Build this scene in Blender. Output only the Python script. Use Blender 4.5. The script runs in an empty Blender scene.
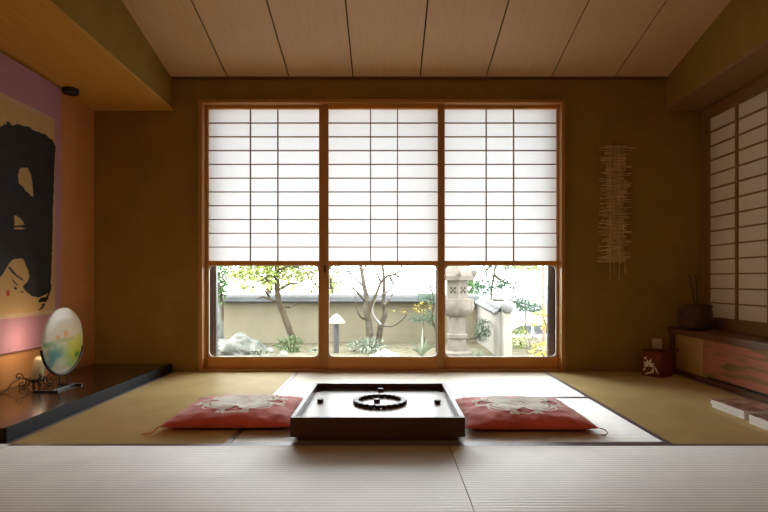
import bpy, bmesh, math, random
from mathutils import Vector, Matrix, noise as mnoise

C = bpy.context.scene.collection
PI = math.pi
FPX, HX, HY, EYE = 557.0, 386.0, 280.0, 0.68      # focal length and vanishing point for a 768x512 picture
R = random.Random(7)


def P(px, py, Y):
    """a picture position at a known distance -> a point of the place"""
    return Vector(((px - HX) * Y / FPX, Y, EYE - (py - HY) * Y / FPX))


# ------------------------------------------------------------------ objects
def wloc(o):
    v = Vector((0, 0, 0))
    while o is not None:
        v = v + Vector(o.location)
        o = o.parent
    return v


def props(o, label=None, cat=None, group=None, kind=None):
    if label:
        o['label'] = label
    if cat:
        o['category'] = cat
    if group:
        o['group'] = group
    if kind:
        o['kind'] = kind
    return o


def thing(name, label, cat, loc=(0, 0, 0), group=None):
    o = bpy.data.objects.new(name, None)
    C.objects.link(o)
    o.location = loc
    o.empty_display_size = 0.1
    return props(o, label, cat, group)


def obj(name, bm, mat, parent=None, smooth=None, label=None):
    """link a bmesh built in world coordinates as ONE mesh object"""
    me = bpy.data.meshes.new(name)
    bmesh.ops.recalc_face_normals(bm, faces=bm.faces)
    if parent is None:
        xs = [v.co for v in bm.verts]
        off = Vector(((min(v.x for v in xs) + max(v.x for v in xs)) / 2,
                      (min(v.y for v in xs) + max(v.y for v in xs)) / 2, min(v.z for v in xs)))
    else:
        off = wloc(parent)
    bmesh.ops.translate(bm, verts=bm.verts, vec=-off)
    bm.to_mesh(me)
    bm.free()
    o = bpy.data.objects.new(name, me)
    C.objects.link(o)
    if parent is None:
        o.location = off
    else:
        o.parent = parent
    me.materials.append(mat)
    if smooth is not None:
        for p in me.polygons:
            p.use_smooth = True
        me.set_sharp_from_angle(angle=math.radians(smooth))
    if label:
        o['label'] = label
    return o


def struct(name, bm, mat, parent=None, smooth=None):
    o = obj(name, bm, mat, parent, smooth)
    if parent is None:
        o['kind'] = 'structure'
    return o


def copy_tree(o, parent=None, loc=None, label=None):
    c = o.copy()
    C.objects.link(c)
    if parent is not None:
        c.parent = parent
    if loc is not None:
        c.location = loc
    if label:
        c['label'] = label
    for ch in [x for x in bpy.data.objects if x.parent == o]:
        copy_tree(ch, c)
    return c


# ------------------------------------------------------------------ shapes
def BM():
    return bmesh.new()


def box(bm, x0, x1, y0, y1, z0, z1, bev=0.0, rot=None, about=None):
    g = bmesh.ops.create_cube(bm, size=1.0)
    vs = g['verts']
    for v in vs:
        v.co = Vector(((x0 + x1) / 2 + v.co.x * (x1 - x0), (y0 + y1) / 2 + v.co.y * (y1 - y0),
                       (z0 + z1) / 2 + v.co.z * (z1 - z0)))
    if bev > 0:
        es = list({e for v in vs for e in v.link_edges})
        r = bmesh.ops.bevel(bm, geom=es, offset=bev, segments=2, affect='EDGES', profile=0.6)
        vs = list({v for f in r['faces'] for v in f.verts} | {v for v in vs if v.is_valid})
    if rot is not None:
        c = Vector(about) if about else Vector(((x0 + x1) / 2, (y0 + y1) / 2, z0))
        bmesh.ops.rotate(bm, verts=vs, cent=c, matrix=Matrix.Rotation(rot, 3, 'Z'))
    return vs


def B(*a, **k):
    bm = BM()
    box(bm, *a, **k)
    return bm


def tube(bm, pts, rad, n=8, cap=True):
    """pipe along points; rad a number or one per point"""
    pts = [Vector(p) for p in pts]
    if not isinstance(rad, (list, tuple)):
        rad = [rad] * len(pts)
    rings = []
    prev = None
    for i, p in enumerate(pts):
        if i == 0:
            t = pts[1] - p
        elif i == len(pts) - 1:
            t = p - pts[i - 1]
        else:
            t = (pts[i + 1] - pts[i - 1])
        if t.length < 1e-9:
            t = Vector((0, 0, 1))
        t.normalize()
        if prev is None:
            a = Vector((0, 0, 1)) if abs(t.z) < 0.9 else Vector((1, 0, 0))
            u = t.cross(a).normalized()
        else:
            u = (prev - t * prev.dot(t))
            u = u.normalized() if u.length > 1e-6 else t.orthogonal().normalized()
        prev = u
        w = t.cross(u)
        rings.append([bm.verts.new(p + (u * math.cos(2 * PI * k / n) + w * math.sin(2 * PI * k / n)) * rad[i]) for k in range(n)])
    for a, b in zip(rings, rings[1:]):
        for k in range(n):
            bm.faces.new((a[k], a[(k + 1) % n], b[(k + 1) % n], b[k]))
    if cap:
        bm.faces.new(list(reversed(rings[0])))
        bm.faces.new(rings[-1])
    return bm


def smoothpath(pts, sub=5):
    pts = [Vector(p) for p in pts]
    out = []
    for i in range(len(pts) - 1):
        p0 = pts[max(i - 1, 0)]
        p1, p2 = pts[i], pts[i + 1]
        p3 = pts[min(i + 2, len(pts) - 1)]
        for s in range(sub):
            t = s / sub
            out.append(0.5 * ((2 * p1) + (p2 - p0) * t + (2 * p0 - 5 * p1 + 4 * p2 - p3) * t * t + (3 * p1 - p0 - 3 * p2 + p3) * t ** 3))
    out.append(pts[-1])
    return out


def taper(n, r0, r1):
    return [r0 + (r1 - r0) * i / max(n - 1, 1) for i in range(n)]


def lathe(bm, prof, cx, cy, n=24, wob=None, rot=0.0):
    """profile of (radius, z) about a vertical axis"""
    rings = []
    for r, z in prof:
        ring = []
        for k in range(n):
            a = 2 * PI * k / n + rot
            rr = r * (wob(a, z) if wob else 1.0)
            ring.append(bm.verts.new((cx + rr * math.cos(a), cy + rr * math.sin(a), z)))
        rings.append(ring)
    for a, b in zip(rings, rings[1:]):
        for k in range(n):
            bm.faces.new((a[k], a[(k + 1) % n], b[(k + 1) % n], b[k]))
    bm.faces.new(list(reversed(rings[0])))
    bm.faces.new(rings[-1])
    return bm


def loops_prism(bm, outer, inner, axis, a0, a1):
    """plate with a hole: outer and inner loops of (u, v), same count, extruded along axis ('y' or 'x') from a0 to a1"""
    def mk(p, a):
        return bm.verts.new((p[0], a, p[1]) if axis == 'y' else (a, p[0], p[1]))
    n = len(outer)
    o0 = [mk(p, a0) for p in outer]
    i0 = [mk(p, a0) for p in inner]
    o1 = [mk(p, a1) for p in outer]
    i1 = [mk(p, a1) for p in inner]
    for k in range(n):
        j = (k + 1) % n
        bm.faces.new((o0[k], o0[j], i0[j], i0[k]))
        bm.faces.new((o1[k], i1[k], i1[j], o1[j]))
        bm.faces.new((o0[k], o1[k], o1[j], o0[j]))
        bm.faces.new((i0[k], i0[j], i1[j], i1[k]))
    return bm


def rect(u0, u1, v0, v1):
    return [(u0, v0), (u1, v0), (u1, v1), (u0, v1)]


def rrect(u0, u1, v0, v1, r, n=5):
    out = []
    for cx, cy, a0 in ((u1 - r, v0 + r, -PI / 2), (u1 - r, v1 - r, 0), (u0 + r, v1 - r, PI / 2), (u0 + r, v0 + r, PI)):
        for k in range(n):
            a = a0 + (PI / 2) * k / (n - 1)
            out.append((cx + r * math.cos(a), cy + r * math.sin(a)))
    return out


def cornered(u0, u1, v0, v1, n=5):
    out = []
    for c in ((u1, v0), (u1, v1), (u0, v1), (u0, v0)):
        out += [c] * n
    return out


def blob(bm, c, rad, sub=3, amp=0.18, freq=2.0, seed=0.0, flat=None, facet=0.0):
    g = bmesh.ops.create_icosphere(bm, subdivisions=sub, radius=1.0)
    for v in g['verts']:
        d = v.co.normalized()
        q = d * freq + Vector((seed, seed * 1.7, -seed))
        k = 1 + amp * mnoise.noise(q) + amp * 0.5 * mnoise.noise(q * 2.3)
        if facet:
            k += facet * (abs(mnoise.noise(q * 1.3 + Vector((9, 3, 1)))) - 0.2)
        v.co = Vector((c[0] + d.x * rad[0] * k, c[1] + d.y * rad[1] * k, c[2] + d.z * rad[2] * k))
        if flat is not None and v.co.z < flat:
            v.co.z = flat
    return bm


def leaf(bm, c, d, up, L, W):
    d = d.normalized()
    s = d.cross(up)
    if s.length < 1e-4:
        s = d.orthogonal()
    s.normalize()
    n = s.cross(d)
    a = bm.verts.new(c)
    b = bm.verts.new(c + d * L * 0.45 + s * W * 0.5 + n * L * 0.06)
    e = bm.verts.new(c + d * L - n * L * 0.10)
    f = bm.verts.new(c + d * L * 0.45 - s * W * 0.5 + n * L * 0.06)
    bm.faces.new((a, b, e, f))


def leaf_cloud(bm, c, rad, n, L, W, rng, shell=0.3):
    for _ in range(int(n * 1.9)):
        d = Vector((rng.gauss(0, 1), rng.gauss(0, 1), rng.gauss(0, 1))).normalized()
        k = shell + (1 - shell) * rng.random() ** 0.6
        p = Vector((c[0] + d.x * rad[0] * k, c[1] + d.y * rad[1] * k, c[2] + d.z * rad[2] * k))
        dd = d + Vector((rng.gauss(0, 0.6), rng.gauss(0, 0.6), rng.gauss(0, 0.6)))
        leaf(bm, p, dd, Vector((rng.gauss(0, .4), rng.gauss(0, .4), 1)), L * .68 * rng.uniform(.7, 1.3), W * .68 * rng.uniform(.7, 1.3))


# ------------------------------------------------------------------ materials
def mat(name, col, rough=0.6, spec=0.4, var=0.0, vscale=8.0, stretch=(1, 1, 1), col2=None, bump=0.0, bscale=60.0, metal=0.0, detail=4.0, coat=0.0):
    m = bpy.data.materials.new(name)
    m.use_nodes = True
    nt = m.node_tree
    b = nt.nodes['Principled BSDF']
    b.inputs['Roughness'].default_value = rough
    b.inputs['Specular IOR Level'].default_value = spec
    b.inputs['Metallic'].default_value = metal
    b.inputs['Coat Weight'].default_value = coat
    tc = nt.nodes.new('ShaderNodeTexCoord')
    mp = nt.nodes.new('ShaderNodeMapping')
    mp.inputs['Scale'].default_value = stretch
    nt.links.new(tc.outputs['Object'], mp.inputs['Vector'])
    nz = nt.nodes.new('ShaderNodeTexNoise')
    nz.inputs['Scale'].default_value = vscale
    nz.inputs['Detail'].default_value = detail
    nt.links.new(mp.outputs['Vector'], nz.inputs['Vector'])
    cr = nt.nodes.new('ShaderNodeValToRGB')
    c2 = col2 if col2 else tuple(max(0, c * (1 - var)) for c in col)
    cr.color_ramp.elements[0].position = 0.32
    cr.color_ramp.elements[1].position = 0.68
    cr.color_ramp.elements[0].color = (*c2, 1)
    cr.color_ramp.elements[1].color = (*(col if col2 else tuple(min(1, c * (1 + var * .5)) for c in col)), 1)
    nt.links.new(nz.outputs['Fac'], cr.inputs['Fac'])
    nt.links.new(cr.outputs['Color'], b.inputs['Base Color'])
    if bump:
        n2 = nt.nodes.new('ShaderNodeTexNoise')
        n2.inputs['Scale'].default_value = bscale
        n2.inputs['Detail'].default_value = 3
        nt.links.new(mp.outputs['Vector'], n2.inputs['Vector'])
        bp = nt.nodes.new('ShaderNodeBump')
        bp.inputs['Strength'].default_value = bump
        bp.inputs['Distance'].default_value = 0.01
        nt.links.new(n2.outputs['Fac'], bp.inputs['Height'])
        nt.links.new(bp.outputs['Normal'], b.inputs['Normal'])
    return m


def tatami(name, col, tangent, rib_axis, aniso=1.0, rough=0.54, spec=1.0, ribs=0.68, bmp=0.35, ior=2.05):
    """woven rush: ribs along the long side, sheen stretched along the rush"""
    m = mat(name, col, rough, spec, var=0.12, vscale=5.0)
    nt = m.node_tree
    b = nt.nodes['Principled BSDF']
    b.inputs['IOR'].default_value = ior
    b.inputs['Anisotropic'].default_value = aniso
    cx = nt.nodes.new('ShaderNodeCombineXYZ')
    for i in range(3):
        cx.inputs[i].default_value = tangent[i]
    nt.links.new(cx.outputs[0], b.inputs['Tangent'])
    geo = nt.nodes.new('ShaderNodeNewGeometry')
    wv = nt.nodes.new('ShaderNodeTexWave')
    wv.wave_type = 'BANDS'
    wv.bands_direction = rib_axis
    wv.inputs['Scale'].default_value = 2 * PI / 20 / 0.0215
    wv.inputs['Distortion'].default_value = 0.15
    wv.inputs['Detail'].default_value = 0
    nt.links.new(geo.outputs['Position'], wv.inputs['Vector'])
    bp = nt.nodes.new('ShaderNodeBump')
    bp.inputs['Strength'].default_value = bmp
    bp.inputs['Distance'].default_value = 0.002
    nt.links.new(wv.outputs['Fac'], bp.inputs['Height'])
    nt.links.new(bp.outputs['Normal'], b.inputs['Normal'])
    mx = nt.nodes.new('ShaderNodeMix')
    mx.data_type = 'RGBA'
    mx.blend_type = 'MULTIPLY'
    src = b.inputs['Base Color'].links[0].from_socket
    rp = nt.nodes.new('ShaderNodeMapRange')
    rp.inputs['To Min'].default_value = ribs
    rp.inputs['To Max'].default_value = 1.0
    nt.links.new(wv.outputs['Fac'], rp.inputs['Value'])
    mx.inputs['Factor'].default_value = 1.0
    nt.links.new(src, mx.inputs['A'])
    nt.links.new(rp.outputs['Result'], mx.inputs['B'])
    nt.links.new(mx.outputs['Result'], b.inputs['Base Color'])
    return m


def paper_mat(name, col, trans):
    m = bpy.data.materials.new(name)
    m.use_nodes = True
    nt = m.node_tree
    nt.nodes.remove(nt.nodes['Principled BSDF'])
    out = nt.nodes['Material Output']
    tc = nt.nodes.new('ShaderNodeTexCoord')
    nz = nt.nodes.new('ShaderNodeTexNoise')
    nz.inputs['Scale'].default_value = 14
    nt.links.new(tc.outputs['Object'], nz.inputs['Vector'])
    cr = nt.nodes.new('ShaderNodeValToRGB')
    cr.color_ramp.elements[0].color = (*[c * .96 for c in col], 1)
    cr.color_ramp.elements[1].color = (*col, 1)
    nt.links.new(nz.outputs['Fac'], cr.inputs['Fac'])
    d = nt.nodes.new('ShaderNodeBsdfDiffuse')
    t = nt.nodes.new('ShaderNodeBsdfTranslucent')
    nt.links.new(cr.outputs['Color'], d.inputs['Color'])
    nt.links.new(cr.outputs['Color'], t.inputs['Color'])
    mx = nt.nodes.new('ShaderNodeMixShader')
    mx.inputs['Fac'].default_value = trans
    nt.links.new(d.outputs[0], mx.inputs[1])
    nt.links.new(t.outputs[0], mx.inputs[2])
    nt.links.new(mx.outputs[0], out.inputs['Surface'])
    return m


def glass_mat():
    m = bpy.data.materials.new('window_glass')
    m.use_nodes = True
    nt = m.node_tree
    nt.nodes.remove(nt.nodes['Principled BSDF'])
    out = nt.nodes['Material Output']
    t = nt.nodes.new('ShaderNodeBsdfTransparent')
    t.inputs['Color'].default_value = (0.97, 0.985, 0.975, 1)
    g = nt.nodes.new('ShaderNodeBsdfGlossy')
    g.inputs['Roughness'].default_value = 0.02
    f = nt.nodes.new('ShaderNodeFresnel')
    f.inputs['IOR'].default_value = 1.3
    mx = nt.nodes.new('ShaderNodeMixShader')
    nt.links.new(f.outputs[0], mx.inputs['Fac'])
    nt.links.new(t.outputs[0], mx.inputs[1])
    nt.links.new(g.outputs[0], mx.inputs[2])
    nt.links.new(mx.outputs[0], out.inputs['Surface'])
    return m


M = {}
M['wall'] = mat('mustard_clay_plaster', (0.36, 0.235, 0.055), 0.92, 0.1, var=0.10, vscale=5, bump=0.25, bscale=220)
M['ochre'] = mat('red_ochre_plaster', (0.72, 0.36, 0.14), 0.92, 0.1, var=0.08, vscale=5, bump=0.2, bscale=220)
M['board'] = mat('pale_ceiling_board', (0.82, 0.56, 0.31), 0.5, 0.3, vscale=12, stretch=(6, 0.35, 1), col2=(0.77, 0.51, 0.27))
M['boarddark'] = mat('ceiling_gap', (0.08, 0.05, 0.03), 0.8, 0.2)
M['soffit'] = mat('cedar_soffit_board', (0.72, 0.39, 0.07), 0.55, 0.3, vscale=12, stretch=(7, 0.4, 1), col2=(0.62, 0.32, 0.05))
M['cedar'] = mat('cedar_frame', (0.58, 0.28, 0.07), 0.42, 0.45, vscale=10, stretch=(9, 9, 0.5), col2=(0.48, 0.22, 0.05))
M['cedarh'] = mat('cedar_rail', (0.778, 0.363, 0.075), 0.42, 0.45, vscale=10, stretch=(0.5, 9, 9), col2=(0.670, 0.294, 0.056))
M['lattice'] = mat('thin_cedar_lattice', (0.30, 0.17, 0.075), 0.6, 0.3, vscale=20, col2=(0.24, 0.13, 0.06))
M['bead'] = mat('pale_glazing_bead', (0.80, 0.76, 0.68), 0.4, 0.5, var=0.03)
M['black'] = mat('black_iron', (0.02, 0.018, 0.017), 0.45, 0.5, var=0.2, vscale=30)
M['lacquer'] = mat('dark_lacquered_board', (0.040, 0.018, 0.011), 0.22, 0.5, vscale=10, stretch=(9, 0.5, 9), col2=(0.022, 0.011, 0.008), coat=0.3)
M['lacedge'] = mat('dark_board_edge', (0.020, 0.020, 0.024), 0.6, 0.15, var=0.2, vscale=8)
M['heri'] = mat('dark_mat_border_cloth', (0.24, 0.19, 0.22), 0.38, 0.8, var=0.2, vscale=40)
M['straw'] = mat('mat_core_straw', (0.40, 0.30, 0.14), 0.9, 0.1, var=0.2, vscale=40)
M['tat_x_lit'] = tatami('rush_matting_across_sheen_tint', (0.74, 0.65, 0.45), (1, 0, 0), 'Y')  # same rush, base colour paled to paint in the window sheen
M['tat_y'] = tatami('rush_matting_lengthwise', (0.74, 0.57, 0.26), (0, 1, 0), 'X', aniso=0.85, rough=0.6, ribs=0.82, bmp=0.12, ior=1.55)
M['paper'] = paper_mat('shoji_paper', (0.90, 0.93, 0.94), 0.225)
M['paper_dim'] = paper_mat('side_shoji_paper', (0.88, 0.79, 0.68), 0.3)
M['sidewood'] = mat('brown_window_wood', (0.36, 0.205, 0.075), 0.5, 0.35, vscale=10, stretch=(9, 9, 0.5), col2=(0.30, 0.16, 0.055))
M['glass'] = glass_mat()
M['dimsheet'] = paper_mat('sky_dimming_sheet', (0.31, 0.27, 0.22), 0.5)
M['alu'] = mat('dark_bronze_sash', (0.05, 0.045, 0.055), 0.4, 0.5, var=0.1)
M['red'] = mat('red_cushion_cotton', (0.88, 0.155, 0.115), 0.8, 0.25, var=0.14, vscale=9, bump=0.15, bscale=160)
M['red'].node_tree.nodes['Principled BSDF'].inputs['Sheen Weight'].default_value = 0.5
M['cream'] = mat('cream_embroidery', (0.95, 0.88, 0.70), 0.8, 0.2, var=0.06, vscale=60)
M['cream'].node_tree.nodes['Principled BSDF'].inputs['Sheen Weight'].default_value = 0.9
M['walnut'] = mat('dark_walnut', (0.105, 0.048, 0.024), 0.38, 0.5, vscale=10, stretch=(0.6, 9, 9), col2=(0.07, 0.03, 0.015))
M['gloss'] = mat('polished_play_board', (0.20, 0.14, 0.10), 0.33, 0.5, vscale=10, stretch=(0.6, 9, 9), col2=(0.17, 0.115, 0.08))
M['piece'] = mat('dark_wood_counter', (0.045, 0.022, 0.014), 0.45, 0.4, var=0.2, vscale=30)
M['cabwood'] = mat('reddish_cabinet_wood', (0.20, 0.085, 0.03), 0.4, 0.45, vscale=10, stretch=(9, 0.5, 9), col2=(0.14, 0.055, 0.02))
M['tan'] = mat('tan_door_paper', (0.62, 0.44, 0.16), 0.8, 0.2, var=0.08, vscale=6)
M['white'] = mat('white_page_block', (0.84, 0.83, 0.80), 0.7, 0.3, var=0.05, vscale=8, stretch=(1, 1, 90))
M['plate'] = mat('cream_plastic', (0.86, 0.74, 0.48), 0.4, 0.5, var=0.02)
M['basket'] = mat('woven_brown_basket', (0.132, 0.066, 0.024), 0.35, 0.5, vscale=26, stretch=(1, 1, 5), col2=(0.060, 0.027, 0.011), bump=0.6, bscale=70)
M['twig'] = mat('split_bamboo', (0.82, 0.63, 0.30), 0.6, 0.3, var=0.3, vscale=14)
M['mauve'] = mat('mauve_silk_mount', (0.52, 0.27, 0.34), 0.7, 0.3, var=0.05, vscale=50)
M['oldpaper'] = mat('tan_calligraphy_paper', (0.62, 0.42, 0.19), 0.85, 0.15, var=0.08, vscale=5)
M['palestrip'] = mat('pale_gold_brocade', (0.62, 0.46, 0.28), 0.7, 0.2, var=0.08, vscale=40)
M['ink'] = mat('black_brush_ink', (0.022, 0.020, 0.020), 0.6, 0.3, var=0.3, vscale=14)
M['seal'] = mat('red_seal_ink', (0.55, 0.10, 0.05), 0.8, 0.2, var=0.1, vscale=80)
M['bagred'] = mat('dark_red_cloth', (0.20, 0.05, 0.025), 0.85, 0.2, var=0.2, vscale=14, bump=0.2, bscale=150)
M['cord'] = mat('dark_cord', (0.03, 0.022, 0.018), 0.6, 0.3, var=0.1)
M['plaster_out'] = mat('garden_plaster', (0.238, 0.210, 0.149), 0.9, 0.1, vscale=2.2, col2=(0.199, 0.175, 0.120), stretch=(1, 1, .5))
M['plaster_pale'] = mat('pale_garden_plaster', (0.326, 0.307, 0.271), 0.9, 0.1, vscale=2.2, col2=(0.288, 0.271, 0.233))
M['tile'] = mat('grey_roof_tile', (0.049, 0.050, 0.052), 0.6, 0.4, var=0.15, vscale=10)
M['stone'] = mat('weathered_granite', (0.183, 0.163, 0.137), 0.9, 0.15, vscale=9, col2=(0.131, 0.115, 0.095), bump=0.5, bscale=50)
M['rock'] = mat('grey_garden_rock', (0.173, 0.173, 0.159), 0.95, 0.1, vscale=7, col2=(0.061, 0.069, 0.054), bump=0.9, bscale=22)
M['slab'] = mat('white_stepping_stone', (0.255, 0.252, 0.242), 0.9, 0.15, var=0.12, vscale=8)
M['soil'] = mat('mossy_garden_soil', (0.173, 0.148, 0.107), 0.95, 0.1, vscale=9.0, col2=(0.083, 0.082, 0.047), bump=0.5, bscale=30)
M['road'] = mat('pale_road', (0.372, 0.372, 0.372), 0.9, 0.1, var=0.06, vscale=1)
M['bark'] = mat('brown_lichen_bark', (0.093, 0.074, 0.050), 0.9, 0.1, vscale=14, stretch=(1, 1, .4), col2=(0.050, 0.037, 0.025), bump=0.6, bscale=50)
M['palebark'] = mat('pale_lichen_bark', (0.118, 0.107, 0.085), 0.9, 0.1, vscale=11, col2=(0.067, 0.053, 0.038), bump=0.6, bscale=50)
M['pinkbark'] = mat('reddish_bark', (0.285, 0.186, 0.136), 0.9, 0.1, var=0.2, vscale=12)
M['maple'] = mat('yellow_green_maple_leaves', (0.264, 0.295, 0.074), 0.6, 0.3, vscale=3, col2=(0.158, 0.221, 0.053))
M['yellow'] = mat('yellow_leaves', (0.422, 0.326, 0.053), 0.6, 0.3, vscale=5, col2=(0.316, 0.295, 0.063))
M['green'] = mat('mid_green_leaves', (0.105, 0.174, 0.058), 0.6, 0.3, vscale=4, col2=(0.063, 0.127, 0.048))
M['pine'] = mat('blue_green_pine_needles', (0.093, 0.155, 0.099), 0.6, 0.3, vscale=4, col2=(0.056, 0.105, 0.068))
M['agave'] = mat('pale_grey_green_leaf', (0.242, 0.285, 0.221), 0.6, 0.3, vscale=4, col2=(0.190, 0.242, 0.174))
M['greybush'] = mat('grey_brown_twigs', (0.248, 0.223, 0.186), 0.9, 0.1, var=0.2, vscale=10)
M['balltile'] = mat('pale_grey_end_tile', (0.170, 0.174, 0.174), 0.6, 0.3, var=0.12, vscale=10)
M['capwhite'] = mat('white_lamp_cap', (0.362, 0.354, 0.337), 0.5, 0.3, var=0.03)
M['post'] = mat('dark_grey_post', (0.062, 0.062, 0.068), 0.5, 0.4, var=0.1)
M['carpaint'] = mat('silver_car_paint', (0.70, 0.71, 0.73), 0.25, 0.6, var=0.03)
M['carglass'] = mat('dark_car_glass', (0.03, 0.035, 0.04), 0.08, 0.6, var=0.1)
M['rubber'] = mat('black_rubber', (0.02, 0.02, 0.02), 0.8, 0.2, var=0.1)
M['rear'] = mat('pale_rear_plaster', (0.52, 0.40, 0.22), 0.9, 0.1, var=0.08, vscale=4)


def striped_textile():
    """salmon silk door with olive-gold brush dashes"""
    m = mat('salmon_textile', (0.55, 0.20, 0.12), 0.65, 0.3, var=0.12, vscale=9, stretch=(1, .5, 6))
    nt = m.node_tree
    b = nt.nodes['Principled BSDF']
    src = b.inputs['Base Color'].links[0].from_socket
    tc = nt.nodes.new('ShaderNodeTexCoord')
    mp = nt.nodes.new('ShaderNodeMapping')
    mp.inputs['Scale'].default_value = (1, 4.2, 34)
    mp.inputs['Rotation'].default_value = (math.radians(-4), 0, 0)
    nt.links.new(tc.outputs['Object'], mp.inputs['Vector'])
    nz = nt.nodes.new('ShaderNodeTexNoise')
    nz.inputs['Scale'].default_value = 1.0
    nz.inputs['Detail'].default_value = 1.5
    nt.links.new(mp.outputs['Vector'], nz.inputs['Vector'])
    cr = nt.nodes.new('ShaderNodeValToRGB')
    cr.color_ramp.elements[0].position = 0.49
    cr.color_ramp.elements[0].color = (0, 0, 0, 1)
    cr.color_ramp.elements[1].position = 0.58
    cr.color_ramp.elements[1].color = (1, 1, 1, 1)
    nt.links.new(nz.outputs['Fac'], cr.inputs['Fac'])
    mx = nt.nodes.new('ShaderNodeMix')
    mx.data_type = 'RGBA'
    nt.links.new(cr.outputs['Color'], mx.inputs['Factor'])
    nt.links.new(src, mx.inputs['A'])
    mx.inputs['B'].default_value = (0.30, 0.19, 0.05, 1)
    nt.links.new(mx.outputs['Result'], b.inputs['Base Color'])
    return m


def cover_mat(name, base, a, c, scale):
    """printed magazine cover: blotches of a few inks"""
    m = mat(name, base, 0.3, 0.5, var=0.1, vscale=scale)
    nt = m.node_tree
    b = nt.nodes['Principled BSDF']
    tc = nt.nodes.new('ShaderNodeTexCoord')
    nz = nt.nodes.new('ShaderNodeTexNoise')
    nz.inputs['Scale'].default_value = scale
    nz.inputs['Detail'].default_value = 3
    nt.links.new(tc.outputs['Object'], nz.inputs['Vector'])
    cr = nt.nodes.new('ShaderNodeValToRGB')
    e = cr.color_ramp.elements
    e[0].position, e[0].color = 0.35, (*a, 1)
    e[1].position, e[1].color = 0.66, (*c, 1)
    k = e.new(0.5)
    k.color = (*base, 1)
    nt.links.new(nz.outputs['Fac'], cr.inputs['Fac'])
    nt.links.new(cr.outputs['Color'], b.inputs['Base Color'])
    return m


def painted_glass():
    """cream glass disc with a painted meadow: blue left, yellow-green right, orange specks above"""
    m = bpy.data.materials.new('painted_glass_disc')
    m.use_nodes = True
    nt = m.node_tree
    b = nt.nodes['Principled BSDF']
    N, Lk = nt.nodes.new, nt.links.new
    tc = N('ShaderNodeTexCoord')
    sp = N('ShaderNodeSeparateXYZ')
    Lk(tc.outputs['Object'], sp.inputs[0])
    cur = None

    def spot(y, z, ry, rz, col, amt, prev, dist=0.8):
        mp = N('ShaderNodeMapping')
        mp.inputs['Location'].default_value = (0, -y / ry, -z / rz)
        mp.inputs['Scale'].default_value = (0, 1 / ry, 1 / rz)
        nz = N('ShaderNodeTexNoise')
        nz.inputs['Scale'].default_value = 26
        Lk(tc.outputs['Object'], nz.inputs['Vector'])
        Lk(tc.outputs['Object'], mp.inputs['Vector'])
        ln = N('ShaderNodeVectorMath')
        ln.operation = 'LENGTH'
        Lk(mp.outputs['Vector'], ln.inputs[0])
        ad = N('ShaderNodeMath')
        ad.operation = 'MULTIPLY_ADD'
        Lk(nz.outputs['Fac'], ad.inputs[0])
        ad.inputs[1].default_value = dist
        Lk(ln.outputs['Value'], ad.inputs[2])
        mr = N('ShaderNodeMapRange')
        mr.interpolation_type = 'SMOOTHSTEP'
        mr.inputs['From Min'].default_value = 1.4
        mr.inputs['From Max'].default_value = 0.7
        mr.inputs['To Max'].default_value = amt
        Lk(ad.outputs[0], mr.inputs['Value'])
        mx = N('ShaderNodeMix')
        mx.data_type = 'RGBA'
        Lk(mr.outputs['Result'], mx.inputs['Factor'])
        if prev is None:
            mx.inputs['A'].default_value = (0.66, 0.62, 0.47, 1)
        else:
            Lk(prev, mx.inputs['A'])
        mx.inputs['B'].default_value = (*col, 1)
        return mx.outputs['Result']
    S = 0.19
    for (y, z, ry, rz, col, amt) in [(0, -.45, 1.1, .5, (.40, .55, .30), .85), (-.45, -.40, .5, .35, (.14, .36, .38), 1.0), (-.7, -.05, .4, .12, (.28, .42, .18), .95),
                                     (.55, -.35, .6, .55, (.55, .58, .05), 1.0), (.35, -.72, .35, .2, (.40, .60, .18), .8), (-.15, -.62, .4, .2, (.66, .72, .58), .7),
                                     (-.3, .12, .14, .10, (.62, .34, .05), .9), (.08, .18, .14, .16, (.64, .30, .05), .9), (.32, .05, .10, .08, (.72, .50, .12), .8),
                                     (.62, -.5, .18, .14, (.10, .30, .08), .9), (0, .02, .75, .10, (.40, .48, .20), .8), (.7, .0, .25, .2, (.58, .60, .10), .9), (-.62, -.68, .22, .14, (.10, .32, .44), .8)]:
        cur = spot(y * S, z * S, ry * S, rz * S, col, amt, cur)
    Lk(cur, b.inputs['Base Color'])
    b.inputs['Roughness'].default_value = 0.18
    tr = N('ShaderNodeBsdfTranslucent')
    Lk(cur, tr.inputs['Color'])
    mx = N('ShaderNodeMixShader')
    mx.inputs['Fac'].default_value = 0.45
    Lk(b.outputs[0], mx.inputs[1])
    Lk(tr.outputs[0], mx.inputs[2])
    Lk(mx.outputs[0], nt.nodes['Material Output'].inputs['Surface'])
    return m


def bulb_mat():
    m = mat('lit_cream_glass', (0.50, 0.44, 0.30), 0.5, 0.4, var=0.02)
    b = m.node_tree.nodes['Principled BSDF']
    b.inputs['Emission Color'].default_value = (1.0, 0.62, 0.30, 1)
    b.inputs['Emission Strength'].default_value = LAMP_EMIT
    return m


LAMP_EMIT = 0.03
M['textile'] = striped_textile()
M['cover_a'] = cover_mat('brown_red_cover', (0.46, 0.26, 0.19), (0.16, 0.09, 0.07), (0.70, 0.58, 0.50), 18)
M['cover_b'] = cover_mat('brown_grey_cover', (0.34, 0.21, 0.16), (0.12, 0.08, 0.07), (0.60, 0.48, 0.40), 16)
M['disc'] = painted_glass()
M['bulb'] = bulb_mat()

# ------------------------------------------------------------------ room shell
YB = 4.14                       # back wall
XL, XR = -2.17, 2.36            # left wall of the alcove, right wall
YF = -2.6                       # wall behind the viewer
CZ = lambda y: 2.182 + 0.239 * (YB - max(y, 1.2))
WX0, WX1, WZ0, WZ1 = -1.390, 1.325, 0.0, 2.018      # window casing, outside

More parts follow.
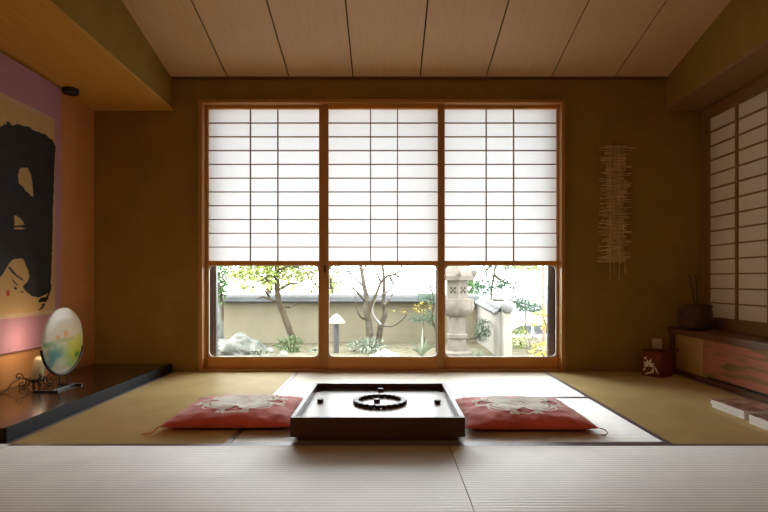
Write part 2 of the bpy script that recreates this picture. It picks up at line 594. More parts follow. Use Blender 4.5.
# floor
struct('floor', B(XL - 0.2, XR + 0.2, YF - 0.1, YB + 0.12, -0.12, -0.05), M['straw'])
struct('floor_rear', B(XL - 0.1, XR + 0.1, YF - 0.05, 1.40, -0.05, 0.0), M['tat_x_lit'])

# back wall with the window opening
bm = BM()
loops_prism(bm, rect(XL - 0.3, XR + 0.3, -0.12, 2.6), rect(WX0 + 0.01, WX1 - 0.01, WZ0 + 0.0, WZ1 - 0.01), 'y', YB, YB + 0.14)
struct('wall_back', bm, M['wall'])
# left wall (red ochre in the alcove)
struct('wall_left', B(XL - 0.12, XL, YF, YB, -0.1, 3.1), M['ochre'])
struct('wall_front', B(XL - 0.12, XR + 0.3, YF - 0.1, YF, -0.1, 3.1), M['rear'])
# right wall with the side window opening
SY0, SY1, SZ0, SZ1 = 2.74, 4.118, 0.36, 1.915
bm = BM()
loops_prism(bm, rect(YF, YB, -0.1, 3.1), rect(SY0, SY1, SZ0, SZ1), 'x', XR, XR + 0.14)
struct('wall_right', bm, M['wall'])

# ceiling: sloping boards with dark joints
def slab_between(bm, x0, x1, y0, y1, z0f, th):
    vs = []
    for (x, y) in ((x0, y0), (x1, y0), (x1, y1), (x0, y1)):
        vs.append(bm.verts.new((x, y, z0f(y))))
    us = [bm.verts.new(v.co + Vector((0, 0, th))) for v in vs]
    bm.faces.new(vs)
    bm.faces.new(list(reversed(us)))
    for k in range(4):
        bm.faces.new((vs[k], us[k], us[(k + 1) % 4], vs[(k + 1) % 4]))
    return bm


bm = BM()
slab_between(bm, XL - 0.3, XR + 0.3, YB + 0.12, 1.2, lambda y: CZ(y) + 0.012 if y < YB else CZ(YB) + 0.012 - 0.239 * (y - YB), 0.06)
slab_between(bm, XL - 0.3, XR + 0.3, 1.2, YF - 0.1, lambda y: CZ(1.2) + 0.012, 0.06)
ceil = struct('ceiling', bm, M['boarddark'])
seams = [-1.59 - 0.06, -1.175, -0.721, -0.245, 0.253, 0.743, 1.227, 1.695, 2.16]
for a, b in zip(seams, seams[1:]):
    bm = BM()
    slab_between(bm, a + 0.005, b - 0.005, YB - 0.002, 1.2, CZ, 0.011)
    slab_between(bm, a + 0.005, b - 0.005, 1.2, YF, CZ, 0.011)
    obj('ceiling_board', bm, M['board'], ceil)
# thin strip where the ceiling meets the back wall
struct('trim_1', B(-1.59, 2.08, YB - 0.018, YB, 2.168, 2.189), M['cabwood'])

# dropped soffit over the alcove (plaster face, cedar underside) and over the right side
SOFZ = lambda y: 1.937 + 0.028 * (YB - y)
bm = BM()
vs = []
for y in (YB, YF + 0.01):
    vs.append([bm.verts.new(p) for p in ((-1.60, y, SOFZ(y) + 0.02), (-1.60, y, CZ(y) + 0.05), (XL, y, CZ(y) + 0.05), (XL, y, SOFZ(y) + 0.02))])
ymid = 1.2
bm.free()


def prism_y(x0, x1, zlo, zhi, ys, bm=None):
    """block between x0 and x1 whose underside and top follow zlo(y), zhi(y)"""
    bm = bm or BM()
    rings = [[bm.verts.new(p) for p in ((x0, y, zlo(y)), (x1, y, zlo(y)), (x1, y, zhi(y)), (x0, y, zhi(y)))] for y in ys]
    for a, b in zip(rings, rings[1:]):
        for k in range(4):
            bm.faces.new((a[k], a[(k + 1) % 4], b[(k + 1) % 4], b[k]))
    bm.faces.new(list(reversed(rings[0])))
    bm.faces.new(rings[-1])
    return bm


ysec = (YB, 1.2, YF + 0.01)
s = struct('trim_2', prism_y(XL, -1.594, lambda y: SOFZ(y) + 0.022, lambda y: CZ(y) + 0.05, ysec), M['wall'])
obj('soffit_board', prism_y(XL, -1.585, SOFZ, lambda y: SOFZ(y) + 0.022, (YB, YF + 0.01)), M['soffit'], s)
s = struct('trim_3', prism_y(2.084, XR, lambda y: SOFZ(y) + 0.022, lambda y: CZ(y) + 0.05, ysec), M['wall'])
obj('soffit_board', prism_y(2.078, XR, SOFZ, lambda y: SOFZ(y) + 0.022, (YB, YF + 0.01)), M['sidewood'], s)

# recessed black downlight in the alcove soffit
zc = SOFZ(3.70)
dx_, dy_ = -2.095, 3.70
t = thing('black_downlight', 'unlit short black downlight under the alcove soffit, beside the scroll top', 'light', (dx_, dy_, zc - 0.034))
bm = BM()
lathe(bm, [(0.050, zc - 0.0005), (0.052, zc - 0.026), (0.047, zc - 0.033), (0.040, zc - 0.033), (0.038, zc - 0.024)], dx_, dy_, 28)
obj('housing', bm, M['black'], t, 40)
bm = BM()
lathe(bm, [(0.037, zc - 0.020), (0.037, zc - 0.025), (0.015, zc - 0.027)], dx_, dy_, 28)
obj('lens', bm, M['black'], t, 40)

# main window casing
bm = BM()
loops_prism(bm, rect(WX0, WX1, -0.004, WZ1), rect(WX0 + 0.030, WX1 - 0.025, 0.016, WZ1 - 0.026), 'y', YB - 0.022, YB + 0.13)
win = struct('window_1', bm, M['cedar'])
obj('head_groove', B(WX0 + 0.04, WX1 - 0.04, YB + 0.03, YB + 0.036, 1.9925, 1.994), M['cabwood'], win)


def zy(py, Y=YB):
    return EYE - (py - HY) * Y / FPX


def xx(px, Y=YB):
    return (px - HX) * Y / FPX


# ------------------------------------------------------------------ shoji screens of the main window
def shoji(label, p0, p1, yc, vb, q0, q1, pull):
    """snow-viewing screen: papered lattice above, glass with rounded corners below"""
    d = 0.016
    yf = yc - d
    X = lambda p: xx(p, yf)
    Zp = lambda p: zy(p, yf)
    x0, x1, gx0, gx1 = X(p0), X(p1), X(q0), X(q1)
    t = thing('shoji_screen', label, 'screen', ((x0 + x1) / 2, yc, 0.016))
    zt, zb = 1.992, 0.017
    for a, b in ((x0, gx0), (gx1, x1)):
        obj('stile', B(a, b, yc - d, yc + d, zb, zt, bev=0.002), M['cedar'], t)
    zpt = Zp(108.6)
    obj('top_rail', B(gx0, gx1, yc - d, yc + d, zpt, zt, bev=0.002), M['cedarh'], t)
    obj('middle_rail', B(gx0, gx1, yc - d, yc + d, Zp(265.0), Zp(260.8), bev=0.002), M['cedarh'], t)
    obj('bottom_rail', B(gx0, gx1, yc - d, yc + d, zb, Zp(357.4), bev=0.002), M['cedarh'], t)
    zpb = Zp(260.8)
    bm = BM()
    v = [bm.verts.new(p) for p in ((gx0, yc + 0.010, zpb), (gx1, yc + 0.010, zpb), (gx1, yc + 0.010, zpt), (gx0, yc + 0.010, zpt))]
    bm.faces.new(v)
    obj('paper', bm, M['paper'], t)
    for k in range(1, 11):
        z = zpt - (zpt - zpb) * k / 11
        obj('lattice_bar', B(gx0, gx1, yc - 0.008, yc + 0.009, z - 0.0032, z + 0.0032), M['lattice'], t)
    for p in vb:
        x = X(p)
        obj('lattice_bar', B(x - 0.0038, x + 0.0038, yc - 0.010, yc + 0.008, zpb, zpt), M['lattice'], t)
    z0, z1 = Zp(357.4), Zp(265.0)
    bm = BM()
    loops_prism(bm, cornered(gx0, gx1, z0, z1, 6), rrect(gx0 + 0.006, gx1 - 0.006, z0 + 0.006, z1 - 0.006, 0.035, 6), 'y', yc - 0.006, yc + 0.006)
    bmesh.ops.remove_doubles(bm, verts=bm.verts, dist=1e-5)
    obj('glazing_bead', bm, M['bead'], t)
    obj('glass_pane', B(gx0, gx1, yc - 0.002, yc + 0.002, z0, z1), M['glass'], t)
    obj('finger_pull', B(X(pull - .9), X(pull + .9), yf - 0.002, yf + 0.0005, Zp(272.5), Zp(265)), M['black'], t)
    return t


YF1, YR1 = YB + 0.030, YB + 0.068
shoji('left shoji screen of the big window, its glass showing a boulder and leaning maple', 202.6, 325.5, YR1, (250, 277.5), 208.0, 319.0, 204.4)
shoji('middle shoji screen, its glass showing the small garden lamp and bare tree', 322.0, 444.6, YF1, (370.5, 397.5), 328.3, 438, 325)
shoji('right shoji screen, its glass showing the stone lantern and tiled wall end', 437.5, 561.8, YR1, (486.5, 514), 444.8, 557.2, 559.6)

# outer sliding glazed sash in a dark metal frame
bm = BM()
loops_prism(bm, rect(-1.46, 1.39, -0.02, 2.05), rect(-1.42, 1.35, 0.03, 2.0), 'y', YB + 0.15, YB + 0.22)
w2 = struct('window_2', bm, M['alu'])
ys = YB + 0.185
for (a, b) in ((xx(203.5), xx(217.0)), (xx(435.6), xx(440.0)), (xx(547.4), xx(560.0))):
    k = (ys - 0) / YB
    obj('sash_stile', B(a * k, b * k, ys - 0.02, ys + 0.02, 0.02, 2.01), M['alu'], w2)

# ------------------------------------------------------------------ side window on the right wall
bm = BM()
loops_prism(bm, rect(SY0 - 0.03, SY1 + 0.02, SZ0 - 0.03, SZ1 + 0.02), rect(SY0 + 0.012, SY1 - 0.02, SZ0 + 0.035, SZ1 - 0.04), 'x', XR - 0.014, XR + 0.10)
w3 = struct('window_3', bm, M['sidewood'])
obj('light_dimming_sheet', B(XR + 0.105, XR + 0.125, SY0 - 0.02, SY1 + 0.02, SZ0 - 0.02, SZ1 + 0.02), M['dimsheet'], w3)  # added unseen sheet, dims the daylight reaching the side paper from behind


def side_shoji(label, y0, y1, cols, xc, inner):
    t = thing('side_shoji_screen', label, 'screen', (xc, (y0 + y1) / 2, SZ0 + 0.036))
    z0, z1 = SZ0 + 0.036, SZ1 - 0.041
    for (a, b) in ((y0, y0 + 0.030), (y1 - 0.012, y1)):
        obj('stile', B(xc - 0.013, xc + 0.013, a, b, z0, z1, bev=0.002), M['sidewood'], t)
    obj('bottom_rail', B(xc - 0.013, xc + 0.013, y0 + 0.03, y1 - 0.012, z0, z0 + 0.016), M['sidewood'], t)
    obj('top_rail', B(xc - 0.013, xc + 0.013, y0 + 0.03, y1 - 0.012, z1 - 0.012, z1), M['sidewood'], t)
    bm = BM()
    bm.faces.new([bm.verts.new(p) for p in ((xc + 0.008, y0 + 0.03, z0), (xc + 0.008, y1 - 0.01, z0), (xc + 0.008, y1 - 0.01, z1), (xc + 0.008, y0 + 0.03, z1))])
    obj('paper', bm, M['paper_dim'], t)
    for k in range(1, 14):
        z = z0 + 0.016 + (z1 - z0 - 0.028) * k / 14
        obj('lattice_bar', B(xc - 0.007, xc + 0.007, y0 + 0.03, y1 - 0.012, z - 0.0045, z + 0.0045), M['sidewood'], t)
    for y in cols:
        obj('lattice_bar', B(xc - 0.009, xc + 0.0065, y - 0.009, y + 0.009, z0 + 0.016, z1 - 0.012), M['sidewood'], t)


side_shoji('dim shoji screen in the side wall directly above the basket', 3.42, SY1 - 0.021, (3.765,), XR + 0.012, 0)
side_shoji('dim shoji screen in the side wall, farther from the basket', SY0 + 0.013, 3.415, (3.08,), XR + 0.012, 0)

# ------------------------------------------------------------------ tatami mats
def mat_thing(label, x0, x1, y0, y1, along):
    t = thing('tatami_mat', label, 'mat', ((x0 + x1) / 2, (y0 + y1) / 2, -0.05), 'tatami mats on the floor')
    g, h = 0.0015, 0.026
    obj('core', B(x0 + g, x1 - g, y0 + g, y1 - g, -0.05, -0.004), M['straw'], t)
    if along == 'x':
        obj('rush_cover', B(x0 + g, x1 - g, y0 + h, y1 - h, -0.006, 0.0), M['tat_x_lit'], t)
        for a, b in ((y0 + g, y0 + h), (y1 - h, y1 - g)):
            obj('border', B(x0 + g, x1 - g, a, b, -0.006, 0.0008), M['heri'], t)
    else:
        obj('rush_cover', B(x0 + h, x1 - h, y0 + g, y1 - g, -0.006, 0.0), M['tat_y'], t)
        for a, b in ((x0 + g, x0 + h), (x1 - h, x1 - g)):
            obj('border', B(a, b, y0 + g, y1 - g, -0.006, 0.0008), M['heri'], t)
    return t


MX0, MX1, MX2, MX3 = -1.585, -0.645, 1.165, 2.102
Y1, Y2, Y3 = 1.40, 2.312, 3.225
mat_thing('olive tatami mat laid lengthwise beside the dark alcove platform', MX0, MX1, Y2, YB - 0.004, 'y')
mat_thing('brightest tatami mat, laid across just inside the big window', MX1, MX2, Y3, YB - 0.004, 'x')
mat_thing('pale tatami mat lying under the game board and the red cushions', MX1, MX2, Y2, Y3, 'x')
mat_thing('olive tatami mat laid lengthwise beside the low cabinet', MX2, MX3, Y2, YB - 0.004, 'y')
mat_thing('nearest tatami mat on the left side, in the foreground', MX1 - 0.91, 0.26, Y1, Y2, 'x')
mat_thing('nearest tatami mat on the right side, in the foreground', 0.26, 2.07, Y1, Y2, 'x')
# floor edges at the sides of the foreground mats
struct('floor_left', B(XL, MX1 - 0.912, Y1, Y2, -0.05, 0.0), M['tat_x_lit'])
struct('floor_right', B(2.072, XR, Y1, Y2, -0.05, 0.0), M['tat_x_lit'])

# ------------------------------------------------------------------ alcove platform
t = thing('alcove_platform', 'long dark lacquered platform along the alcove wall, under the lamp', 'platform', (-1.88, 3.25, -0.05))
obj('top_board', B(XL + 0.001, -1.60, 2.332, YB - 0.001, 0.020, 0.060, bev=0.003), M['lacquer'], t)
obj('edge_rail', B(-1.60, -1.588, 2.330, YB - 0.001, 0.0, 0.0603, bev=0.0025), M['lacedge'], t)
obj('base', B(XL + 0.001, -1.602, 2.336, YB - 0.001, -0.05, 0.020), M['black'], t)

# ------------------------------------------------------------------ hanging scroll
SX = XL + 0.030
Lz = lambda py, Y: EYE - (py - HY) * Y / FPX


def onwall(px, py, X=SX):
    Y = FPX * (-X) / (HX - px)
    return Y, Lz(py, Y)


t = thing('hanging_scroll', 'mauve hanging scroll with huge black brush writing on tan paper', 'scroll', (SX, 3.27, 0.27))
y0s, y1s = 2.86, 3.665
obj('mount', B(SX - 0.004, SX, y0s, y1s, 0.275, 1.945), M['mauve'], t)
obj('paper', B(SX - 0.001, SX + 0.0006, y0s + 0.065, y1s - 0.065, 0.488, 1.695), M['oldpaper'], t)
obj('upper_strip', B(SX - 0.001, SX + 0.0009, y0s + 0.065, y1s - 0.065, 1.695, 1.722), M['palestrip'], t)
obj('lower_strip', B(SX - 0.001, SX + 0.0009, y0s + 0.065, y1s - 0.065, 0.462, 0.488), M['palestrip'], t)
bm = BM()
tube(bm, [(SX - 0.004, y0s - 0.02, 0.272), (SX - 0.004, y1s + 0.02 - 0.02, 0.272)], 0.010, 12)
obj('roller', bm, M['mauve'], t, 50)

# brush character: outline with white gaps, edges roughened
OUT = [(-12, 128), (-6, 124), (0, 127), (4, 124), (7, 125), (6, 121), (9, 122), (13, 126), (17, 124), (24, 126), (30, 127), (33, 130), (39, 132), (43, 134), (45, 134), (49, 138), (52, 140), (54, 143),
       (55.5, 147), (54.5, 160), (54, 180), (53, 205), (52.5, 225), (52, 245), (51.5, 262), (51, 280), (50.5, 288), (48, 293), (43, 296), (38, 297.5), (31, 295.5), (26, 291.5), (22.5, 286.5),
       (26, 283), (29, 278), (28.5, 272), (26, 266), (24, 261), (22, 258), (16, 258.5), (11, 260.5), (8, 264.5), (5, 270), (2, 275), (-1, 277), (-6, 279), (-10, 270), (-12, 240), (-13, 200), (-13, 160)]
HOLES = [[(19, 169), (22, 167.5), (28, 168), (30.5, 174), (32.5, 184), (33, 197), (31, 196), (26, 191), (22, 186), (18.5, 183), (18, 176)],
         [(14.5, 215), (18, 217), (23, 221.5), (24.5, 224.5), (19, 225.5), (14, 226)],
         [(13.5, 227.7), (20, 227), (26, 228.6), (21, 229.3), (14.5, 229.2)]]
STROKES = [[(48.5, 283), (51.5, 284), (51, 290), (48, 297), (46, 301.5), (43, 303), (47.5, 294), (49, 288)],
           [(40.5, 298), (47, 296.5), (49, 298), (46, 301), (39.5, 302.5), (37.5, 301)],
           [(42, 304), (45.5, 303.5), (42.5, 308.5), (39, 310.5), (38.5, 309.4), (41.3, 307)],
           [(7, 266), (10, 267), (16, 274), (23, 279.5), (24, 281.5), (18, 278), (11.5, 272.5)],
           [(14, 286.5), (17, 288), (16.3, 290.3), (13.8, 288.5)], [(20.7, 291.2), (23, 291.4), (22.8, 292.8), (21, 292.6)],
           [(10, 276), (13, 280), (17, 284), (19, 287), (14, 283)]]


def rough(loop, amp, seed):
    out = []
    for i, p in enumerate(loop):
        q = loop[(i + 1) % len(loop)]
        n = max(1, int(math.hypot(q[0] - p[0], q[1] - p[1]) / 1.6))
        for k in range(n):
            x = p[0] + (q[0] - p[0]) * k / n
            y = p[1] + (q[1] - p[1]) * k / n
            d = mnoise.noise_vector(Vector((x * 0.55 + seed, y * 0.55, 0.3)))
            out.append((x + d.x * amp, y + d.y * amp))
    return out


bm = BM()
edges = []


def addloop(loop, amp, seed, x):
    vs = []
    for (px, py) in rough(loop, amp, seed):
        Y, Z = onwall(px, py)
        vs.append(bm.verts.new((x, Y, Z)))
    return [bm.edges.new((vs[i], vs[(i + 1) % len(vs)])) for i in range(len(vs))]


ix = SX + 0.0011
es = addloop(OUT, 0.8, 1.0, ix)
for k, h in enumerate(HOLES):
    es += addloop(h, 0.9, 4.0 + k, ix)
bmesh.ops.triangle_fill(bm, use_beauty=True, use_dissolve=False, edges=es, normal=(1, 0, 0))
for k, h in enumerate(STROKES):
    es = addloop(h, 0.45, 9.0 + k, ix)
    bmesh.ops.triangle_fill(bm, use_beauty=True, use_dissolve=False, edges=es, normal=(1, 0, 0))
obj('ink_character', bm, M['ink'], t)
a, b = onwall(6.3, 290), onwall(9.7, 296)
obj('red_seal', B(SX + 0.0004, SX + 0.0010, a[0], b[0], b[1], a[1]), M['seal'], t)

# ------------------------------------------------------------------ glass disc on an iron stand
DC = Vector((-1.842, 3.18, 0.335))      # disc centre
DR = 0.187
ang = math.radians(3)


def dl(u, v, w=0.0):
    """point of the disc plane: u along it (deeper), v up, w in front of it"""
    return DC + Vector((math.sin(ang) * u, math.cos(ang) * u, v)) + Vector((math.cos(ang), -math.sin(ang), 0)) * w


t = thing('glass_disc_ornament', 'round painted glass disc upright on a black iron stand', 'ornament', (DC.x, DC.y, 0.0603))
bm = BM()
prof = [(0.0, 0.006), (DR * 0.6, 0.0055), (DR * 0.9, 0.004), (DR, 0.0), (DR * 0.9, -0.004), (DR * 0.6, -0.0055), (0.0, -0.006)]
n = 48
rings = []
for r, w in prof:
    if r == 0:
        rings.append([bm.verts.new(dl(0, 0, w))])
    else:
        rings.append([bm.verts.new(dl(r * math.cos(2 * PI * k / n), r * math.sin(2 * PI * k / n), w)) for k in range(n)])
for A, Bq in zip(rings, rings[1:]):
    for k in range(n):
        j = (k + 1) % n
        if len(A) == 1:
            bm.faces.new((A[0], Bq[k], Bq[j]))
        elif len(Bq) == 1:
            bm.faces.new((A[k], A[j], Bq[0]))
        else:
            bm.faces.new((A[k], A[j], Bq[j], Bq[k]))
d = obj('glass_disc', bm, M['disc'], t, 60)
me = d.data
for v in me.vertices:                  # keep the disc's own centre as its texture origin
    v.co = v.co - (DC - wloc(t))
d.location = DC - wloc(t)
bm = BM()
arc = [dl((DR + 0.004) * math.cos(a), (DR + 0.004) * math.sin(a), 0.0) for a in [math.radians(190 + (345 - 190) * k / 30) for k in range(31)]]
tube(bm, arc, 0.0075, 8)
obj('cradle', bm, M['black'], t, 60)
for u in (-0.032, 0.032):
    bm = BM()
    tube(bm, [dl(u, -DR - 0.002), dl(u * 1.25, -0.266)], 0.0045, 8)
    obj('rod', bm, M['black'], t, 60)
bm = BM()
q0, q1 = dl(-0.115, 0), dl(0.115, 0)
box(bm, DC.x - 0.010, DC.x + 0.010, DC.y - 0.115, DC.y + 0.115, 0.0605, 0.0725, bev=0.002, rot=-ang, about=(DC.x, DC.y, 0))
obj('base_bar', bm, M['black'], t)
for u in (-0.105, 0.105):
    c = dl(u, 0)
    bm = BM()
    box(bm, c.x - 0.10, c.x + 0.045, c.y - 0.008, c.y + 0.008, 0.0604, 0.070, bev=0.002, rot=-ang, about=(c.x, c.y, 0))
    obj('foot', bm, M['black'], t)

# ------------------------------------------------------------------ little iron lamp behind the disc
LB = P(40, 386, 3.27)
lx, ly = -2.035, 3.25
t = thing('iron_lamp', 'small cream glass lamp in a scrolled black iron holder behind the disc', 'lamp', (lx, ly, 0.0603))
bm = BM()
rg = []
tilt = Vector((0.16, 0.0, 1)).normalized()
p0 = Vector((lx - 0.004, ly, 0.0965))
tube(bm, [p0, p0 + tilt * 0.008, p0 + tilt * 0.03, p0 + tilt * 0.118, p0 + tilt * 0.126, p0 + tilt * 0.136], [0.010, 0.026, 0.031, 0.030, 0.026, 0.017], 20)
obj('lamp_shade', bm, M['bulb'], t, 50)
bm = BM()
tube(bm, [(lx - 0.004 + 0.05 * math.cos(a), ly + 0.05 * math.sin(a), 0.105) for a in [2 * PI * k / 24 for k in range(25)]], 0.0035, 6, cap=False)
obj('holder_ring', bm, M['black'], t, 60)
bm = BM()
lathe(bm, [(0.034, 0.090), (0.036, 0.096), (0.020, 0.100)], lx - 0.004, ly, 20)
obj('holder_dish', bm, M['black'], t, 50)
for k in range(4):
    a = PI / 4 + k * PI / 2
    u = Vector((math.cos(a), math.sin(a), 0))
    base = Vector((lx - 0.004, ly, 0))

    def scr(c, r0, r1, a0, a1, n=16):
        return [base + u * (c[0] + (r0 + (r1 - r0) * i / n) * math.cos(a0 + (a1 - a0) * i / n)) + Vector((0, 0, c[1] + (r0 + (r1 - r0) * i / n) * math.sin(a0 + (a1 - a0) * i / n))) for i in range(n + 1)]
    bm = BM()
    pts = scr((0.088, 0.128), 0.006, 0.020, -PI, PI * 1.1) + scr((0.062, 0.086), 0.026, 0.024, PI * 0.55, PI * 1.5, 10)[1:] + scr((0.072, 0.078), 0.016, 0.013, -PI / 2, PI * .7, 10)[1:]
    pts = [Vector((q.x, q.y, max(q.z, 0.066))) for q in pts]
    tube(bm, pts, 0.0032, 6)
    tube(bm, [base + u * 0.05 + Vector((0, 0, 0.105)), base + u * 0.055 + Vector((0, 0, 0.08)), base + u * 0.075 + Vector((0, 0, 0.0635))], [0.0032, 0.0032, 0.0042], 6)
    obj('scrolled_leg', bm, M['black'], t, 60)
bm = BM()
tube(bm, smoothpath([(lx - 0.03, ly - 0.02, 0.098), (lx - 0.05, ly - 0.06, 0.115), (lx - 0.06, ly - 0.12, 0.105), (lx - 0.06, ly - 0.20, 0.066), (lx - 0.05, ly - 0.40, 0.0635), (lx - 0.07, ly - 0.66, 0.0635)], 6), 0.0028, 6)
obj('power_cord', bm, M['cord'], t, 60)

# ------------------------------------------------------------------ game board on the mat
BX0, BX1, BY0, BY1 = -0.403, 0.333, 2.340, 3.13
zr, zs = 0.102, 0.070
t = thing('game_board', 'low square walnut game board with raised rim on the mat between cushions', 'board game', ((BX0 + BX1) / 2, (BY0 + BY1) / 2, 0.001))
obj('base', B(BX0 + 0.03, BX1 - 0.03, BY0 + 0.012, BY1 - 0.03, 0.001, 0.024), M['walnut'], t)
for nm, a in (('front_panel', (BX0, BX1, BY0, BY0 + 0.020)), ('back_panel', (BX0, BX1, BY1 - 0.020, BY1)),
              ('side_panel', (BX0, BX0 + 0.020, BY0 + 0.020, BY1 - 0.020)), ('side_panel', (BX1 - 0.020, BX1, BY0 + 0.020, BY1 - 0.020))):
    obj(nm, B(*a, 0.020, zr, bev=0.003), M['walnut'], t)
obj('pocket_floor', B(BX0 + 0.019, BX1 - 0.019, BY0 + 0.019, BY1 - 0.019, 0.022, 0.040), M['black'], t)
bm = BM()
c = 0.085
x0, x1, y0, y1 = BX0 + 0.021, BX1 - 0.021, BY0 + 0.021, BY1 - 0.021
loop = [(x0 + c, y0), (x1 - c, y0), (x1 - c * .45, y0 + c * .45), (x1, y0 + c), (x1, y1 - c), (x1 - c * .45, y1 - c * .45), (x1 - c, y1), (x0 + c, y1), (x0 + c * .45, y1 - c * .45), (x0, y1 - c), (x0, y0 + c), (x0 + c * .45, y0 + c * .45)]
lo = [bm.verts.new((x, y, 0.040)) for x, y in loop]
hi = [bm.verts.new((x, y, zs)) for x, y in loop]
bm.faces.new(hi)
bm.faces.new(list(reversed(lo)))
for k in range(len(loop)):
    j = (k + 1) % len(loop)
    bm.faces.new((lo[k], lo[j], hi[j], hi[k]))
obj('playing_surface', bm, M['gloss'], t)


def counter(label, x, y, group=None, first=[None], r=0.0160, h=0.0160):
    if first[0] is None:
        bm = BM()
        lathe(bm, [(r * .88, 0), (r, 0.003), (r, h - 0.003), (r * .88, h)], 0, 0, 16)
        o = obj('counter', bm, M['piece'], None, 40)
        first[0] = o
    else:
        o = first[0].copy()
        C.objects.link(o)
    o.location = (x, y, zs + 0.0005)
    props(o, label, 'game piece', group)
    return o


rcx, rcy, rr = -0.030, 2.775, 0.119
NR = 24
for k in range(NR):
    a = -PI / 2 + 0.05 + 2 * PI * (k + 0.5) / NR
    counter('dark round wooden counter in the ring on the game board', rcx + rr * math.cos(a), rcy + rr * 1.08 * math.sin(a), 'counters forming the ring on the board')
counter('lone dark counter inside the ring at the board centre', rcx - 0.015, rcy + 0.005)
counter('lone dark counter outside the ring, beside the left cushion', -0.328, 2.78)
counter('lone dark counter outside the ring, beside the right cushion', 0.255, 2.76)
counter('lone dark counter outside the ring, on the window side', -0.030, 3.05)
counter('lone dark counter outside the ring, against the front rim', -0.038, 2.405, r=0.0165)

